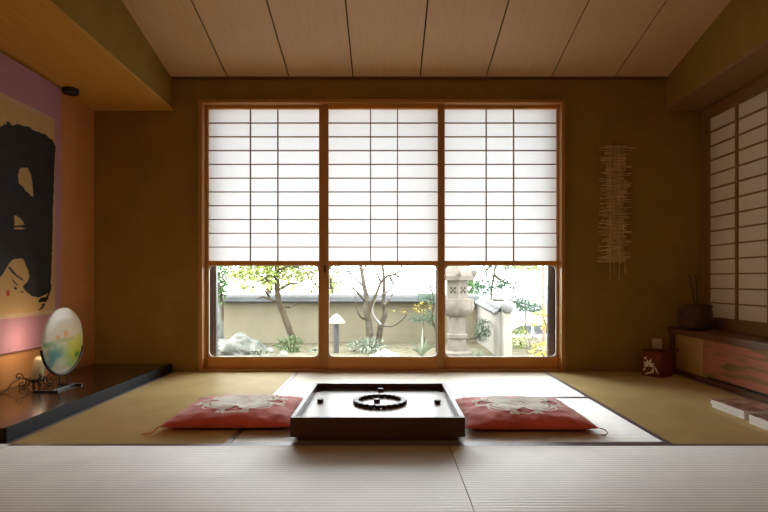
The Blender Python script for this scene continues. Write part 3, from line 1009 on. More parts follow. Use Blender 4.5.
# ------------------------------------------------------------------ floor cushions
def cushion(label, cx, cy, a, seed, tassel):
    t = thing('floor_cushion', label, 'cushion', (cx, cy, 0.001))

    def prof(u, v):
        return math.sqrt(max(0.0, (1 - abs(u) ** 3.2) * (1 - abs(v) ** 3.2)))

    def pt(u, v, top=True, lift=0.0):
        x = a * u * (1 - 0.045 * (1 - v * v)) * 1.0
        y = a * v * (1 - 0.045 * (1 - u * u)) * 0.95
        h = prof(u, v)
        edge = 0.5 + 0.5 * max(abs(u), abs(v)) ** 4
        wr = 0.009 * mnoise.noise(Vector((u * 3.2 + seed, v * 3.2, seed))) * edge + 0.007 * mnoise.noise(Vector((u * 9 + seed, v * 5, 2 * seed))) * edge * (h > 0.01)
        if top:
            z = 0.026 + 0.052 * h - 0.008 * math.exp(-(u * u + v * v) * 9) + wr * min(1, h * 2)
        else:
            z = 0.026 - 0.0245 * min(1.0, h * 1.3)
        return Vector((cx + x, cy + y, 0.001 + max(z, 0.0) + lift))
    n = 56
    bm = BM()
    sp = lambda i: math.sin(PI / 2 * (2 * i / n - 1)) * 0.55 + (2 * i / n - 1) * 0.45
    top = [[bm.verts.new(pt(sp(i), sp(j))) for j in range(n + 1)] for i in range(n + 1)]
    bot = [[(top[i][j] if i in (0, n) or j in (0, n) else bm.verts.new(pt(sp(i), sp(j), False))) for j in range(n + 1)] for i in range(n + 1)]
    for i in range(n):
        for j in range(n):
            bm.faces.new((top[i][j], top[i + 1][j], top[i + 1][j + 1], top[i][j + 1]))
            bm.faces.new((bot[i][j], bot[i][j + 1], bot[i + 1][j + 1], bot[i + 1][j]))
    obj('cover', bm, M['red'], t, 80)
    # embroidered medallion: cream cords laid on the top
    bm = BM()

    def cordline(f, n, w, lift=0.0012):
        w, lift = w * 1.15, lift + 0.0022
        L, Rr = [], []
        ps = [f(k / n) for k in range(n + 1)]
        for k in range(n + 1):
            p = ps[k]
            q = ps[min(k + 1, n)]
            o = ps[max(k - 1, 0)]
            dx, dy = q[0] - o[0], q[1] - o[1]
            m = math.hypot(dx, dy) or 1
            nx, ny = -dy / m * w, dx / m * w
            L.append(bm.verts.new(pt(p[0] + nx, p[1] + ny, True, lift)))
            Rr.append(bm.verts.new(pt(p[0] - nx, p[1] - ny, True, lift)))
        for k in range(n):
            bm.faces.new((L[k], L[k + 1], Rr[k + 1], Rr[k]))
    S = 0.72
    cordline(lambda s: (S * (0.93 + 0.07 * math.cos(16 * PI * s)) * math.cos(2 * PI * s), S * (0.93 + 0.07 * math.cos(16 * PI * s)) * math.sin(2 * PI * s)), 160, 0.017)
    for k in range(4):
        a0 = PI / 4 + k * PI / 2

        def rot(p, a0=a0):
            return (p[0] * math.cos(a0) - p[1] * math.sin(a0), p[0] * math.sin(a0) + p[1] * math.cos(a0))
        for sc, w in ((1.0, .026), (.66, .034), (.28, .050)):
            cordline(lambda s, sc=sc: rot((S * (0.50 - 0.36 * sc * math.cos(2 * PI * s)), S * 0.36 * sc * math.sin(2 * PI * s) * (1 + 0.25 * math.cos(6 * PI * s)))), 48, w, 0.0014)
        for sg in (-1, 1):
            cordline(lambda s, sg=sg: rot((S * (0.18 + 0.70 * s), sg * S * (0.10 + 0.52 * s + 0.10 * math.sin(2 * PI * s)))), 18, 0.016, 0.0018)
            cordline(lambda s, sg=sg: rot((S * (0.88 + (0.10 * (1 - s)) * math.cos(sg * 3 * PI * s)), sg * S * 0.45 + S * 0.10 * (1 - s) * math.sin(sg * 3 * PI * s))), 20, 0.014, 0.0020)
    for r_ in (0.05, 0.12):
        cordline(lambda s, r_=r_: (S * r_ * math.cos(2 * PI * s), S * r_ * math.sin(2 * PI * s)), 24, 0.020, 0.0022)
    obj('embroidery', bm, M['cream'], t)
    for (u, v) in tassel:
        q = pt(u, v)
        bm = BM()
        d = Vector((u, v * 0.4, 0)).normalized()
        sd = Vector((-d.y, d.x, 0))
        if u < 0:
            pts = [q, q + d * 0.015 + Vector((0, 0, -0.012)), q + d * 0.035 + sd * .012 + Vector((0, 0, -0.0235)), q + d * 0.055 - sd * 0.004 + Vector((0, 0, -0.0235)), q + d * 0.07 + sd * 0.012 + Vector((0, 0, -0.0235))]
        else:
            pts = [q, q + d * 0.02 + sd * 0.010 + Vector((0, 0, -0.006)), q + d * 0.032 + Vector((0, 0, -0.016)), q + d * 0.022 - sd * 0.014 + Vector((0, 0, -0.0235)), q + d * 0.004 - sd * 0.010 + Vector((0, 0, -0.0235))]
        tube(bm, smoothpath(pts, 6), 0.0024, 6)
        obj('corner_cord', bm, M['red'] if u < 0 else M['cream'], t, 60)


cushion('red floor cushion with cream embroidery, left of the game board', -0.712, 2.765, 0.300, 1.3, [(-1, -1)])
cushion('red floor cushion with cream embroidery, right of the game board', 0.645, 2.735, 0.296, 5.1, [(1, -1)])

# ------------------------------------------------------------------ low cabinet on the right
CX = 2.105
t = thing('low_cabinet', 'low wooden wall cabinet with sliding doors under the side window', 'cabinet', (2.23, 3.1, 0.0))
CY0 = 1.30
obj('carcass', B(CX + 0.045, XR - 0.002, CY0, YB - 0.002, -0.05, 0.288), M['cabwood'], t)
obj('top_board', B(CX - 0.012, XR - 0.002, CY0, YB - 0.002, 0.288, 0.330, bev=0.003), M['cabwood'], t)
obj('corner_post', B(CX, CX + 0.045, YB - 0.052, YB - 0.002, 0.0, 0.288, bev=0.002), M['cabwood'], t)
obj('bottom_rail', B(CX + 0.004, CX + 0.045, CY0, YB - 0.052, 0.0, 0.030), M['cabwood'], t)
obj('door_track', B(CX + 0.030, CX + 0.046, CY0, YB - 0.052, 0.030, 0.288), M['black'], t)
d1 = obj('tan_sliding_door', B(CX + 0.020, CX + 0.028, 3.69, YB - 0.054, 0.032, 0.287, bev=0.001), M['tan'], t, label='plain tan sliding door')
bm = BM()
tube(bm, [(CX + 0.0195, 4.055, 0.17), (CX + 0.0175, 4.055, 0.17)], [0.014, 0.013], 16)
obj('door_pull', bm, M['black'], d1)
obj('patterned_sliding_door', B(CX + 0.008, CX + 0.016, 2.60, 3.715, 0.046, 0.287, bev=0.001), M['textile'], t, label='salmon sliding door with olive brush dashes')
obj('patterned_sliding_door', B(CX + 0.020, CX + 0.028, 1.40, 2.62, 0.046, 0.287, bev=0.001), M['textile'], t, label='salmon sliding door with olive brush dashes')

# basket with two incense sticks on the cabinet
bx, by, bz = 2.185, 3.93, 0.3305
t = thing('basket_vase', 'round brown woven basket on the cabinet corner by the side window', 'basket', (bx, by, bz))
bm = BM()
lathe(bm, [(0.072, bz), (0.090, bz + 0.012), (0.108, bz + 0.05), (0.112, bz + 0.085), (0.106, bz + 0.125), (0.100, bz + 0.150), (0.102, bz + 0.174), (0.092, bz + 0.174), (0.090, bz + 0.13), (0.092, bz + 0.03), (0.02, bz + 0.02)], bx, by, 40,
      wob=lambda a, z: 1 + 0.012 * math.sin(a * 20 + (1 if int(z * 60) % 2 else 0) * PI))
obj('bowl', bm, M['basket'], t, 60)
for z in (0.162, 0.171):
    bm = BM()
    tube(bm, [(bx + 0.102 * math.cos(2 * PI * k / 40), by + 0.102 * math.sin(2 * PI * k / 40), bz + z) for k in range(41)], 0.006, 8, cap=False)
    obj('rim_band', bm, M['basket'], t, 60)
for k, (x0, x1, lab) in enumerate(((0.022, -0.045, 'thin dark stick in the basket, the one leaning farther left'), (0.032, 0.005, 'thin dark stick in the basket, the more upright one'))):
    bm = BM()
    tube(bm, [(bx + x0, by + 0.01 * k, bz + 0.024), (bx + x1 + 0.0, by + 0.01 * k, bz + 0.385)], 0.0034, 6)
    o = obj('incense_stick', bm, M['black'], None, 60)
    props(o, lab, 'stick')

# wall socket and little red cloth box
t = thing('wall_outlet', 'cream wall outlet plate low on the back wall near the cabinet', 'outlet', (xx(656.8), YB, zy(349.5)))
obj('plate', B(xx(652.2), xx(661.4), YB - 0.008, YB - 0.0005, zy(349.5), zy(338.6), bev=0.003), M['plate'], t)
for z in (zy(342), zy(346)):
    obj('socket', B(xx(656.8) - 0.014, xx(656.8) + 0.014, YB - 0.0095, YB - 0.0075, z - 0.011, z + 0.011, bev=0.0007), M['bead'], t)
    for s in (-0.005, 0.005):
        pass
rx, ry, ra = 1.925, 3.955, math.radians(-60)
t = thing('cloth_box', 'small dark red cloth box with cream flower on the floor below the outlet', 'box', (rx, ry, 0.0))


def rb(x, y, z):
    return Vector((rx + x * math.cos(ra) - y * math.sin(ra), ry + x * math.sin(ra) + y * math.cos(ra), z))


bm = BM()
hw, hd, hh = 0.074, 0.072, 0.185
g = bmesh.ops.create_cube(bm, size=1.0)
bmesh.ops.subdivide_edges(bm, edges=bm.edges, cuts=6, use_grid_fill=True)
for v in bm.verts:
    u, w, q = v.co.x * 2, v.co.y * 2, v.co.z * 2
    k = 1 + 0.06 * (1 - q * q) - 0.05 * (abs(u) * abs(w)) ** 4
    z = (q + 1) / 2 * hh * (1 - 0.05 * (u * u + w * w) * (q > 0.8)) + 0.003 * mnoise.noise(Vector((u * 2, w * 2, q * 2)))
    v.co = rb(u * hw * k, w * hd * k, max(z, 0.001))
obj('body', bm, M['bagred'], t, 60)
bm = BM()
tube(bm, [rb(0.073 * u, 0.071 * w, 0.181) for (u, w) in ((-1, -1), (1, -1), (1, 1), (-1, 1), (-1, -1))], 0.003, 6)
obj('piping', bm, M['bagred'], t, 60)
fy = -0.0815


def petal(bm, x, z, a, L, W):
    pts = []
    for k in range(13):
        s = k / 12
        w = W * math.sin(PI * s) ** 0.7
        pts.append((s * L, w))
    up = [(p[0], p[1]) for p in pts]
    dn = [(p[0], -p[1]) for p in reversed(pts[1:-1])]
    vs = []
    for (u, w) in up + dn:
        X = x + u * math.cos(a) - w * math.sin(a)
        Z = z + u * math.sin(a) + w * math.cos(a)
        q = Z / hh * 2 - 1
        vs.append(bm.verts.new(rb(X, -hd * (1 + 0.06 * (1 - q * q)) - 0.0025, Z)))
    bm.faces.new(vs)


bm = BM()
for a, L, W in ((0.5, .05, .008), (1.2, .055, .009), (1.9, .05, .009), (2.6, .05, .008), (3.2, .04, .007), (0.0, .05, .006)):
    petal(bm, -0.012, 0.075, a, L, W)
for (x, z, a, L, W) in ((-0.045, .012, .4, .05, .007), (-0.01, .015, .9, .05, .006), (-0.055, .03, 1.1, .04, .007), (0.02, .02, 1.5, .06, .006), (0.035, .075, -1.1, .06, .006), (-0.05, .12, .6, .03, .006)):
    petal(bm, x, z, a, L, W)
obj('flower_print', bm, M['cream'], t)

# ------------------------------------------------------------------ magazines on the floor
def magazine(label, x0, x1, y0, y1, z0, th, cover, rot=0.0):
    t = thing('magazine', label, 'magazine', ((x0 + x1) / 2, (y0 + y1) / 2, z0))
    ab = ((x0 + x1) / 2, (y0 + y1) / 2, 0)
    obj('pages', B(x0 + .002, x1 - .002, y0 + .002, y1 - .002, z0 + 0.0012, z0 + th - 0.0012, rot=rot, about=ab), M['white'], t)
    obj('front_cover', B(x0, x1, y0, y1, z0 + th - 0.0012, z0 + th, rot=rot, about=ab), cover, t)
    obj('back_cover', B(x0, x1, y0, y1, z0, z0 + 0.0012, rot=rot, about=ab), M['white'], t)
    return t


magazine('lower magazine of the stack nearer the cabinet corner', 1.745, 1.965, 2.715, 2.985, 0.0005, 0.020, M['cover_b'], 0.0)
magazine('brown-red covered magazine on top of the farther floor stack', 1.738, 1.955, 2.712, 2.985, 0.021, 0.023, M['cover_a'], 0.015)
magazine('lower magazine of the stack nearest the foreground mats', 1.725, 1.940, 2.375, 2.650, 0.0005, 0.018, M['cover_a'], 0.02)
magazine('brown-grey covered magazine on top of the nearer floor stack', 1.722, 1.935, 2.375, 2.648, 0.019, 0.025, M['cover_b'], 0.0)

# ------------------------------------------------------------------ bamboo wall hanging
hx = xx(614.5)
t = thing('wall_hanging', 'tall hanging of short split bamboo sticks on the back wall, right of the window', 'wall hanging', (hx, YB, zy(281)))
rg = random.Random(11)
zt, zb = zy(147), zy(262)
NS = 84
for k in range(NS):
    z = zt + (zb - zt) * k / (NS - 1)
    if k in (1,):
        a, b = -0.115, 0.150
    elif k >= NS - 2:
        a, b = -0.135, 0.07
    else:
        w = 0.060 + 0.068 * rg.random() ** 1.5
        w2 = 0.056 + 0.070 * rg.random() ** 1.5
        a, b = -w, w2
    bm = BM()
    yq = YB - 0.012 - 0.010 * rg.random()
    dz = rg.uniform(-.004, .004)
    tube(bm, [(hx + a, yq, z + dz), (hx + b, yq + rg.uniform(-.003, .003), z - dz)], rg.uniform(0.0030, 0.0050), 6)
    obj('bamboo_stick', bm, M['twig'], t, 60)
for x in (xx(609.0), xx(618.0)):
    bm = BM()
    tube(bm, [(x, YB - 0.026, zt + 0.03), (x, YB - 0.028, (zt + zb) / 2), (x, YB - 0.026, zb), (x + 0.002, YB - 0.014, zy(281))], 0.0026, 6)
    obj('cord', bm, M['twig'], t, 60)
for x in (-0.045, -0.012, 0.028, 0.058):
    for k in range(6):
        z = zt - (zt - zb) * (k + rg.random() * .8) / 6
        bm = BM()
        tube(bm, [(hx + x + rg.uniform(-.012, .012), YB - 0.024, z), (hx + x + rg.uniform(-.012, .012), YB - 0.025, z - 0.10 - 0.04 * rg.random())], 0.0026, 6)
        obj('cross_stick', bm, M['twig'], t, 60)

# ------------------------------------------------------------------ garden
GZ = -0.42
bm = BM()
bmesh.ops.create_grid(bm, x_segments=60, y_segments=40, size=1.0)
for v in bm.verts:
    x, y = -3.4 + v.co.x * 6.8, 7.4 + v.co.y * 3.2
    v.co = Vector((x, y, GZ + 0.03 * mnoise.noise(Vector((x * .8, y * .8, 0)))))
struct('garden_ground', bm, M['soil'], None, 60)
struct('street', B(-30, 40, 4.5, 90, -2.6, -2.5), M['road'])
struct('veranda_step', B(-2.6, 2.6, YB + 0.24, YB + 0.62, -0.6, -0.12, bev=0.01), M['slab'])
# eave over the window
struct('eave', B(-3.2, 3.2, YB + 0.14, YB + 0.95, 2.32, 2.38), M['boarddark'])
struct('outer_wall', B(-3.4, -2.2, YB + 0.15, YB + 0.3, -0.6, 2.3), M['plaster_pale'])

# tiled garden wall, back run
GY = 9.75


def tile_cap(bm, p0, p1, w=0.30, h=0.10, step=0.26):
    """row of half-round ridge tiles along the top of a wall"""
    p0, p1 = Vector(p0), Vector(p1)
    d = (p1 - p0)
    L = d.length
    d.normalize()
    s = Vector((-d.y, d.x, 0))
    n = max(1, int(L / step))
    for i in range(n):
        a = p0 + d * (L * i / n)
        b = p0 + d * (L * (i + 1.08) / n)
        ra = []
        for q, k in ((a, 1.0), (b, 0.92)):
            ra.append([bm.verts.new(q + s * (w / 2 * k * math.cos(PI * j / 8)) + Vector((0, 0, h * k * math.sin(PI * j / 8)))) for j in range(9)])
        for j in range(8):
            bm.faces.new((ra[0][j], ra[0][j + 1], ra[1][j + 1], ra[1][j]))
        bm.faces.new(ra[0])
        bm.faces.new(list(reversed(ra[1])))


ztop = EYE - (301 - HY) * GY / FPX
CXR = (477 - HX) * GY / FPX
w = struct('garden_wall', B(-7.0, CXR + 0.1, GY, GY + 0.16, GZ - 0.1, ztop), M['plaster_out'])
bm = BM()
tile_cap(bm, (-7.0, GY + 0.08, ztop), (CXR + 0.05, GY + 0.08, ztop), 0.42, 0.13, 0.52)
obj('tile_coping', bm, M['tile'], w, 40)
bm = BM()
tube(bm, [(-7.0, GY - 0.12, ztop - 0.005), (CXR, GY - 0.12, ztop - 0.005)], 0.028, 10)
obj('tile_edge', bm, M['tile'], w, 50)
# return run coming forward to a post with a round end tile
p0, p1 = Vector((CXR + 0.06, GY, 0)), Vector(((503 - HX) * 8.0 / FPX, 8.0, 0))
z2 = EYE - (313 - HY) * 8.0 / FPX
bm = BM()
d = (p1 - p0).normalized()
s = Vector((-d.y, d.x, 0)) * 0.06
vs = []
for q, zt_ in ((p0, ztop), (p1, z2)):
    vs.append([bm.verts.new(q + s * sg + Vector((0, 0, z))) for sg, z in ((-1, GZ - .4), (1, GZ - .4), (1, zt_), (-1, zt_))])
for k in range(4):
    bm.faces.new((vs[0][k], vs[0][(k + 1) % 4], vs[1][(k + 1) % 4], vs[1][k]))
bm.faces.new(vs[0])
bm.faces.new(list(reversed(vs[1])))
w = struct('return_wall', bm, M['plaster_pale'])
bm = BM()
tile_cap(bm, (p0.x, p0.y, ztop + 0.03), (p1.x, p1.y, z2 + 0.05), 0.13, 0.06, 0.2)
obj('ridge_tiles', bm, M['tile'], w, 40)
NR_ = 11
for i in range(NR_):
    f = (i + .5) / NR_
    q = p0.lerp(p1, f) + Vector((0, 0, ztop + (z2 - ztop) * f))
    sn = s.normalized()
    bm = BM()
    tube(bm, [q + sn * 0.13 + Vector((0, 0, -0.015)), q + Vector((0, 0, 0.05)), q - sn * 0.13 + Vector((0, 0, -0.015))], 0.034, 10)
    obj('roof_tile', bm, M['balltile'], w, 50)
bm = BM()
ec = P(507.5, 306.5, 7.86)
g = bmesh.ops.create_uvsphere(bm, u_segments=24, v_segments=14, radius=0.098)
for v in g['verts']:
    v.co = Vector((v.co.x, v.co.y * 0.8, v.co.z)) + ec
obj('round_end_tile', bm, M['balltile'], w, 60)
px0, px1 = (503 - HX) * 7.9 / FPX, (511.5 - HX) * 7.9 / FPX
obj('end_post', B(px0, px1, 7.86, 8.04, GZ - .4, z2 + 0.06, bev=0.01), M['plaster_pale'], w)
struct('garden_kerb', B(px1 + 0.02, 4.6, 7.95, 8.25, -1.0, GZ - 0.02, bev=0.02), M['slab'])

# stone lantern
lx, ly = (457.0 - HX) * 8.0 / FPX, 8.0
t = thing('stone_lantern', 'tall weathered stone lantern seen through the right glass', 'lantern', (lx, ly, GZ - 0.02))
zz = lambda py: EYE - (py - HY) * 8.0 / FPX


def hexa(prof, name, n=6, rot=PI / 6, sm=None):
    bm = BM()
    lathe(bm, prof, lx, ly, n, rot=rot)
    return obj(name, bm, M['stone'], t, sm)


hexa([(0.23, GZ - 0.03), (0.23, zz(352)), (0.19, zz(350.5))], 'base')
hexa([(0.135, zz(351)), (0.128, zz(338.5)), (0.150, zz(337.5)), (0.150, zz(334.0)), (0.122, zz(333)), (0.115, zz(316))], 'shaft', 28, 0, 30)
bm = BM()
lathe(bm, [(0.12, zz(316.5)), (0.17, zz(315)), (0.215, zz(311)), (0.235, zz(306)), (0.225, zz(302)), (0.235, zz(300.5)), (0.235, zz(298.8)), (0.15, zz(298.4))], lx, ly, 48,
      wob=lambda a, z: 1 + (0.075 * abs(math.sin(a * 4)) if zz(315.5) < z < zz(301.5) else 0))
obj('lotus_platform', bm, M['stone'], t, 40)
fb = hexa([(0.163, zz(298.8)), (0.163, zz(281.0))], 'fire_box', 6, PI / 6)
for k in range(6):
    a = PI / 6 + PI / 6 + k * PI / 3
    ca, sa = math.cos(a), math.sin(a)
    ap = 0.163 * math.cos(PI / 6) + 0.001
    if sa > 0.3:
        continue
    bm = BM()
    for i in range(3):
        for j in range(3):
            if (i + j) % 2 == 0:
                u0, v0 = -0.042 + i * 0.029, zz(293) + j * 0.029
                q = []
                for (u, v) in ((u0, v0), (u0 + .027, v0), (u0 + .027, v0 + .027), (u0, v0 + .027)):
                    q.append(Vector((lx + ca * ap - sa * u, ly + sa * ap + ca * u, v)))
                lo = [bm.verts.new(p) for p in q]
                hi = [bm.verts.new(p + Vector((ca, sa, 0)) * 0.003) for p in q]
                bm.faces.new(hi)
                for m_ in range(4):
                    bm.faces.new((lo[m_], lo[(m_ + 1) % 4], hi[(m_ + 1) % 4], hi[m_]))
    obj('window_tracery', bm, M['rubber'], fb)
hexa([(0.13, zz(281.2)), (0.26, zz(280.2)), (0.275, zz(276)), (0.24, zz(271)), (0.16, zz(262)), (0.10, zz(254)), (0.06, zz(251))], 'roof', 6, PI / 6)
for k in range(6):
    a = PI / 6 + k * PI / 3
    bm = BM()
    c = Vector((lx + 0.262 * math.cos(a), ly + 0.262 * math.sin(a), zz(274.5)))
    d = Vector((math.cos(a), math.sin(a), 0))
    tube(bm, [c - d * 0.05 + Vector((0, 0, .0)), c, c + d * .018 + Vector((0, 0, .02)), c + d * 0.012 + Vector((0, 0, .05)), c - d * .012 + Vector((0, 0, .058))], [0.03, 0.034, 0.032, 0.026, 0.014], 8)
    obj('roof_scroll', bm, M['stone'], t, 60)
bm = BM()
lathe(bm, [(0.05, zz(252)), (0.075, zz(249)), (0.05, zz(246)), (0.085, zz(241)), (0.075, zz(236)), (0.01, zz(229))], lx, ly, 20)
obj('finial', bm, M['stone'], t, 50)

# garden path lamp
gx, gy = (336.3 - HX) * 8.4 / FPX, 8.4
zg = lambda py: EYE - (py - HY) * 8.4 / FPX
t = thing('garden_lamp', 'small garden path lamp with white cone cap and dark post', 'lamp', (gx, gy, GZ - 0.02))
bm = BM()
lathe(bm, [(0.042, GZ - 0.03), (0.042, zg(322))], gx, gy, 16)
obj('post', bm, M['post'], t, 40)
bm = BM()
lathe(bm, [(0.13, zg(323.2)), (0.136, zg(322.4)), (0.05, zg(315.5)), (0.012, zg(313.8))], gx, gy, 24)
obj('cap', bm, M['capwhite'], t, 40)

# boulders
def rock(label, px, py, Y, rad, seed, material='rock', name='boulder'):
    c = P(px, py, Y)
    c.z = GZ + rad[2] * 0.15
    bm = BM()
    blob(bm, c, rad, 4, 0.22, 1.6, seed, GZ - 0.05, 0.35)
    o = obj(name, bm, M[material], None, 35)
    props(o, label, 'rock')


rock('broad grey boulder on the garden ground at the left end', 238, 355, 8.3, (0.38, 0.28, 0.23), 2.2)
rock('narrow upright grey rock behind the broad boulder', 219, 352, 8.7, (0.07, 0.08, 0.55), 6.5)
rock('flat white stepping stone under the bare tree', 386, 355, 7.95, (0.20, 0.16, 0.075), 3.5, 'slab', 'stepping_stone')
rock('flat white stone slab at the foot of the stone lantern', 474, 357, 7.3, (0.42, 0.20, 0.07), 8.5, 'slab', 'stepping_stone')
rock('small pale stone left of the leaning maple trunk', 270, 352, 8.4, (0.05, 0.05, 0.07), 1.5, 'slab', 'garden_stone')
rock('small pale stone right of the leaning maple trunk', 284, 355, 8.1, (0.06, 0.05, 0.06), 4.5, 'slab', 'garden_stone')


# trees
def limb(t, name, pts, Y, r0, r1, m, jit=0.0):
    ps = []
    for i, p in enumerate(pts):
        yy = Y + (p[2] if len(p) > 2 else 0)
        ps.append(P(p[0], p[1], yy))
    ps = smoothpath(ps, 4)
    bm = BM()
    tube(bm, ps, taper(len(ps), r0 * (0.62 if name == 'trunk' else 0.85), r1 * (0.62 if name == 'trunk' else 0.95)), 8)
    return obj(name, bm, M[m], t, 70)


rg = random.Random(5)
Y = 8.9
t = thing('maple_tree', 'leaning maple with yellow-green leaves before the garden wall', 'tree', P(296, 349, Y))
limb(t, 'trunk', [(296, 352), (293, 340), (288, 326), (282, 310), (278.5, 300), (277, 285), (277, 262), (278, 240), (282, 215)], Y, 0.095, 0.055, 'bark')
for pts in ([(279, 303), (270, 299, -.2), (262, 297, -.3), (257, 299, -.4)], [(277, 285), (268, 281, .2), (258, 286, .4), (250, 288, .5)], [(277, 278), (268, 276, -.2), (262, 280, -.3), (255, 283, -.5)],
            [(280, 305), (290, 307, .2), (296, 303, .3)], [(278, 270), (290, 266, -.3), (304, 270, -.5)], [(270, 299), (266, 292, -.2), (259, 290, -.3)], [(268, 281), (262, 276, .1), (254, 277, .2)], [(279, 290), (289, 284, .2), (299, 283, .3), (307, 277, .4)], [(278, 245), (262, 232, -.3), (245, 238, -.6)], [(279, 240), (298, 228, .2), (318, 236, .4)]):
    limb(t, 'branch', pts, Y, 0.026, 0.008, 'bark')
bm = BM()
for (px, py, yy, rx_, rz_, n_) in ((250, 270, 0, .42, .10, 90), (262, 277, -.3, .34, .09, 70), (292, 272, .1, .45, .12, 110), (308, 265, -.2, .40, .14, 120), (250, 262, .2, .34, .14, 80), (275, 258, 0, .5, .2, 150), (300, 250, .2, .6, .25, 170), (262, 245, 0, .5, .25, 150), (279, 228, 0, .7, .3, 200), (313, 284, .2, .12, .10, 22), (246, 276, .3, .2, .06, 30)):
    leaf_cloud(bm, P(px, py, Y + yy), (rx_, rx_ * .9, rz_), n_, .10, .075, rg)
obj('foliage', bm, M['maple'], t)

Y = 9.0
t = thing('bare_tree', 'multi-stemmed pale bare tree in the middle glass', 'tree', P(374, 342, Y))
limb(t, 'trunk', [(372, 349), (370, 336), (368.5, 322), (366, 310), (366.5, 298), (364, 285), (361.5, 270), (358, 255), (352, 225)], Y, 0.105, 0.03, 'palebark')
limb(t, 'trunk', [(377, 349), (379, 336), (381, 325), (385, 314), (383, 302), (384, 290), (383.5, 272), (381, 255), (384, 225)], Y + .1, 0.09, 0.022, 'palebark')
limb(t, 'trunk', [(367, 318), (371, 305), (377, 292), (381, 282), (388, 276), (395, 274), (401, 268), (404, 255)], Y - .1, 0.05, 0.016, 'bark')
limb(t, 'trunk', [(381, 325), (373, 315), (372.5, 306), (376, 300), (382, 299)], Y, 0.035, 0.02, 'slab')
for pts in ([(366, 302), (358, 293, -.2), (352, 285, -.3), (349, 270, -.3), (344, 258, -.4)], [(364, 287), (357, 280, .2), (350, 272, .3), (347, 262, .4)], [(367, 320), (360, 316, -.2), (356, 305, -.3), (355, 296, -.3)],
            [(381, 325), (392, 326, -.2), (402, 320, -.3), (407, 314, -.4)], [(384, 295), (393, 285, .2), (398, 275, .3)], [(381, 283), (377, 273, -.2), (375, 262, -.3)], [(395, 274), (400, 277, .1), (402, 272, .2)], [(362, 272), (368, 262, .1), (371, 250, .2)], [(358, 293), (354, 289, .1), (348, 288, .2)], [(390, 277), (394, 284, .1), (398, 284, .2)], [(350, 272), (344, 270, .1), (339, 264, .2)], [(384, 305), (391, 297, .2), (395, 288, .3)]):
    limb(t, 'branch', pts, Y, 0.024, 0.006, 'palebark')

# cloud-pruned pine above the wall, right part of the middle glass
Y = 9.2
t = thing('cloud_pruned_pine', 'small cloud-pruned pine with rounded pads beside the stone lantern', 'tree', P(436, 345, Y))
limb(t, 'trunk', [(438, 350), (436, 330), (432, 318), (434, 300), (430, 285), (429, 270)], Y, 0.04, 0.015, 'bark')
limb(t, 'branch', [(434, 316), (424, 320), (414, 320)], Y, 0.018, 0.006, 'bark')
limb(t, 'branch', [(433, 300), (426, 298), (420, 299)], Y, 0.018, 0.006, 'bark')
bm = BM()
for (px, py, yy, rx_, rz_, n_) in ((424, 295, 0, .16, .10, 200), (429, 290, .1, .20, .13, 240), (433, 299, 0, .15, .09, 160), (418, 319, -.1, .18, .05, 160), (428, 316, 0, .16, .08, 170), (434, 322, 0, .12, .06, 110), (432, 273, 0, .10, .07, 80)):
    leaf_cloud(bm, P(px, py, Y + yy), (rx_, rx_, rz_), n_, .06, .014, rg)
obj('foliage', bm, M['pine'], t)
# yellow leaved shrub in front of the wall
t = thing('yellow_shrub', 'thin shrub with yellow leaves just behind the cloud-pruned pine', 'shrub', P(424, 345, 9.5))
limb(t, 'stem', [(426, 348), (423, 330), (424, 312), (420, 304)], 9.5, 0.012, 0.005, 'bark')
bm = BM()
for (px, py, r_, n_) in ((417, 308, .10, 12), (427, 305, .12, 14), (424, 313, .08, 8), (431, 322, .06, 5), (404, 311, .05, 4), (393, 310, .05, 4)):
    leaf_cloud(bm, P(px, py, 9.5), (r_, r_ * .4, r_ * .5), n_, .06, .045, rg)
obj('foliage', bm, M['yellow'], t)
# broad-leaved plant at the pane's lower right
t = thing('broad_leaf_plant', 'pale green plant with long arching leaves low in the middle glass', 'plant', P(423, 355, 8.0))
for k in range(9):
    a = PI * (k + .3) / 9
    c = P(421.5, 355.5, 8.0)
    c.z = GZ
    L = .28 + .10 * math.sin(k * 2.1)
    dx, dy = math.cos(a), -0.5 * math.sin(a * 2 + .5)
    bm = BM()
    rows = []
    for i in range(9):
        s_ = i / 8
        wdt = .028 * math.sin(PI * min(1, .12 + s_ * .88)) ** .8 + .001
        ctr = c + Vector((dx * L * .8 * s_, dy * L * .6 * s_, L * (1.25 * s_ - .75 * s_ * s_ * abs(dx))))
        sd = Vector((-dy, dx, 0)).normalized() if abs(dx) + abs(dy) > .01 else Vector((1, 0, 0))
        sd = (sd + Vector((0.5, 0, 0.6 * (1 if dx < 0 else -1)))).normalized()
        rows.append((bm.verts.new(ctr - sd * wdt), bm.verts.new(ctr + Vector((0, 0, -.006))), bm.verts.new(ctr + sd * wdt)))
    for a_, b_ in zip(rows, rows[1:]):
        bm.faces.new((a_[0], a_[1], b_[1], b_[0]))
        bm.faces.new((a_[1], a_[2], b_[2], b_[1]))
    obj('leaf', bm, M['agave'], t, 60)

# low plants
def clump(name, label, px, Y, rx_, h, n_, L, W, m, zoff=0.0):
    c = P(px, 350, Y)
    t = thing(name, label, 'plant', (c.x, Y, GZ))
    bm = BM()
    for k in range(5):
        a = 2 * PI * k / 5
        tube(bm, [(c.x, Y, GZ), (c.x + .4 * rx_ * math.cos(a), Y + .4 * rx_ * math.sin(a), GZ + h * .9)], [.006, .003], 5)
    obj('stem', bm, M['bark'], t)
    bm = BM()
    leaf_cloud(bm, (c.x, Y, GZ + h * .55), (rx_, rx_ * .8, h * .55), n_, L, W, rg, .1)
    obj('foliage', bm, M[m], t)


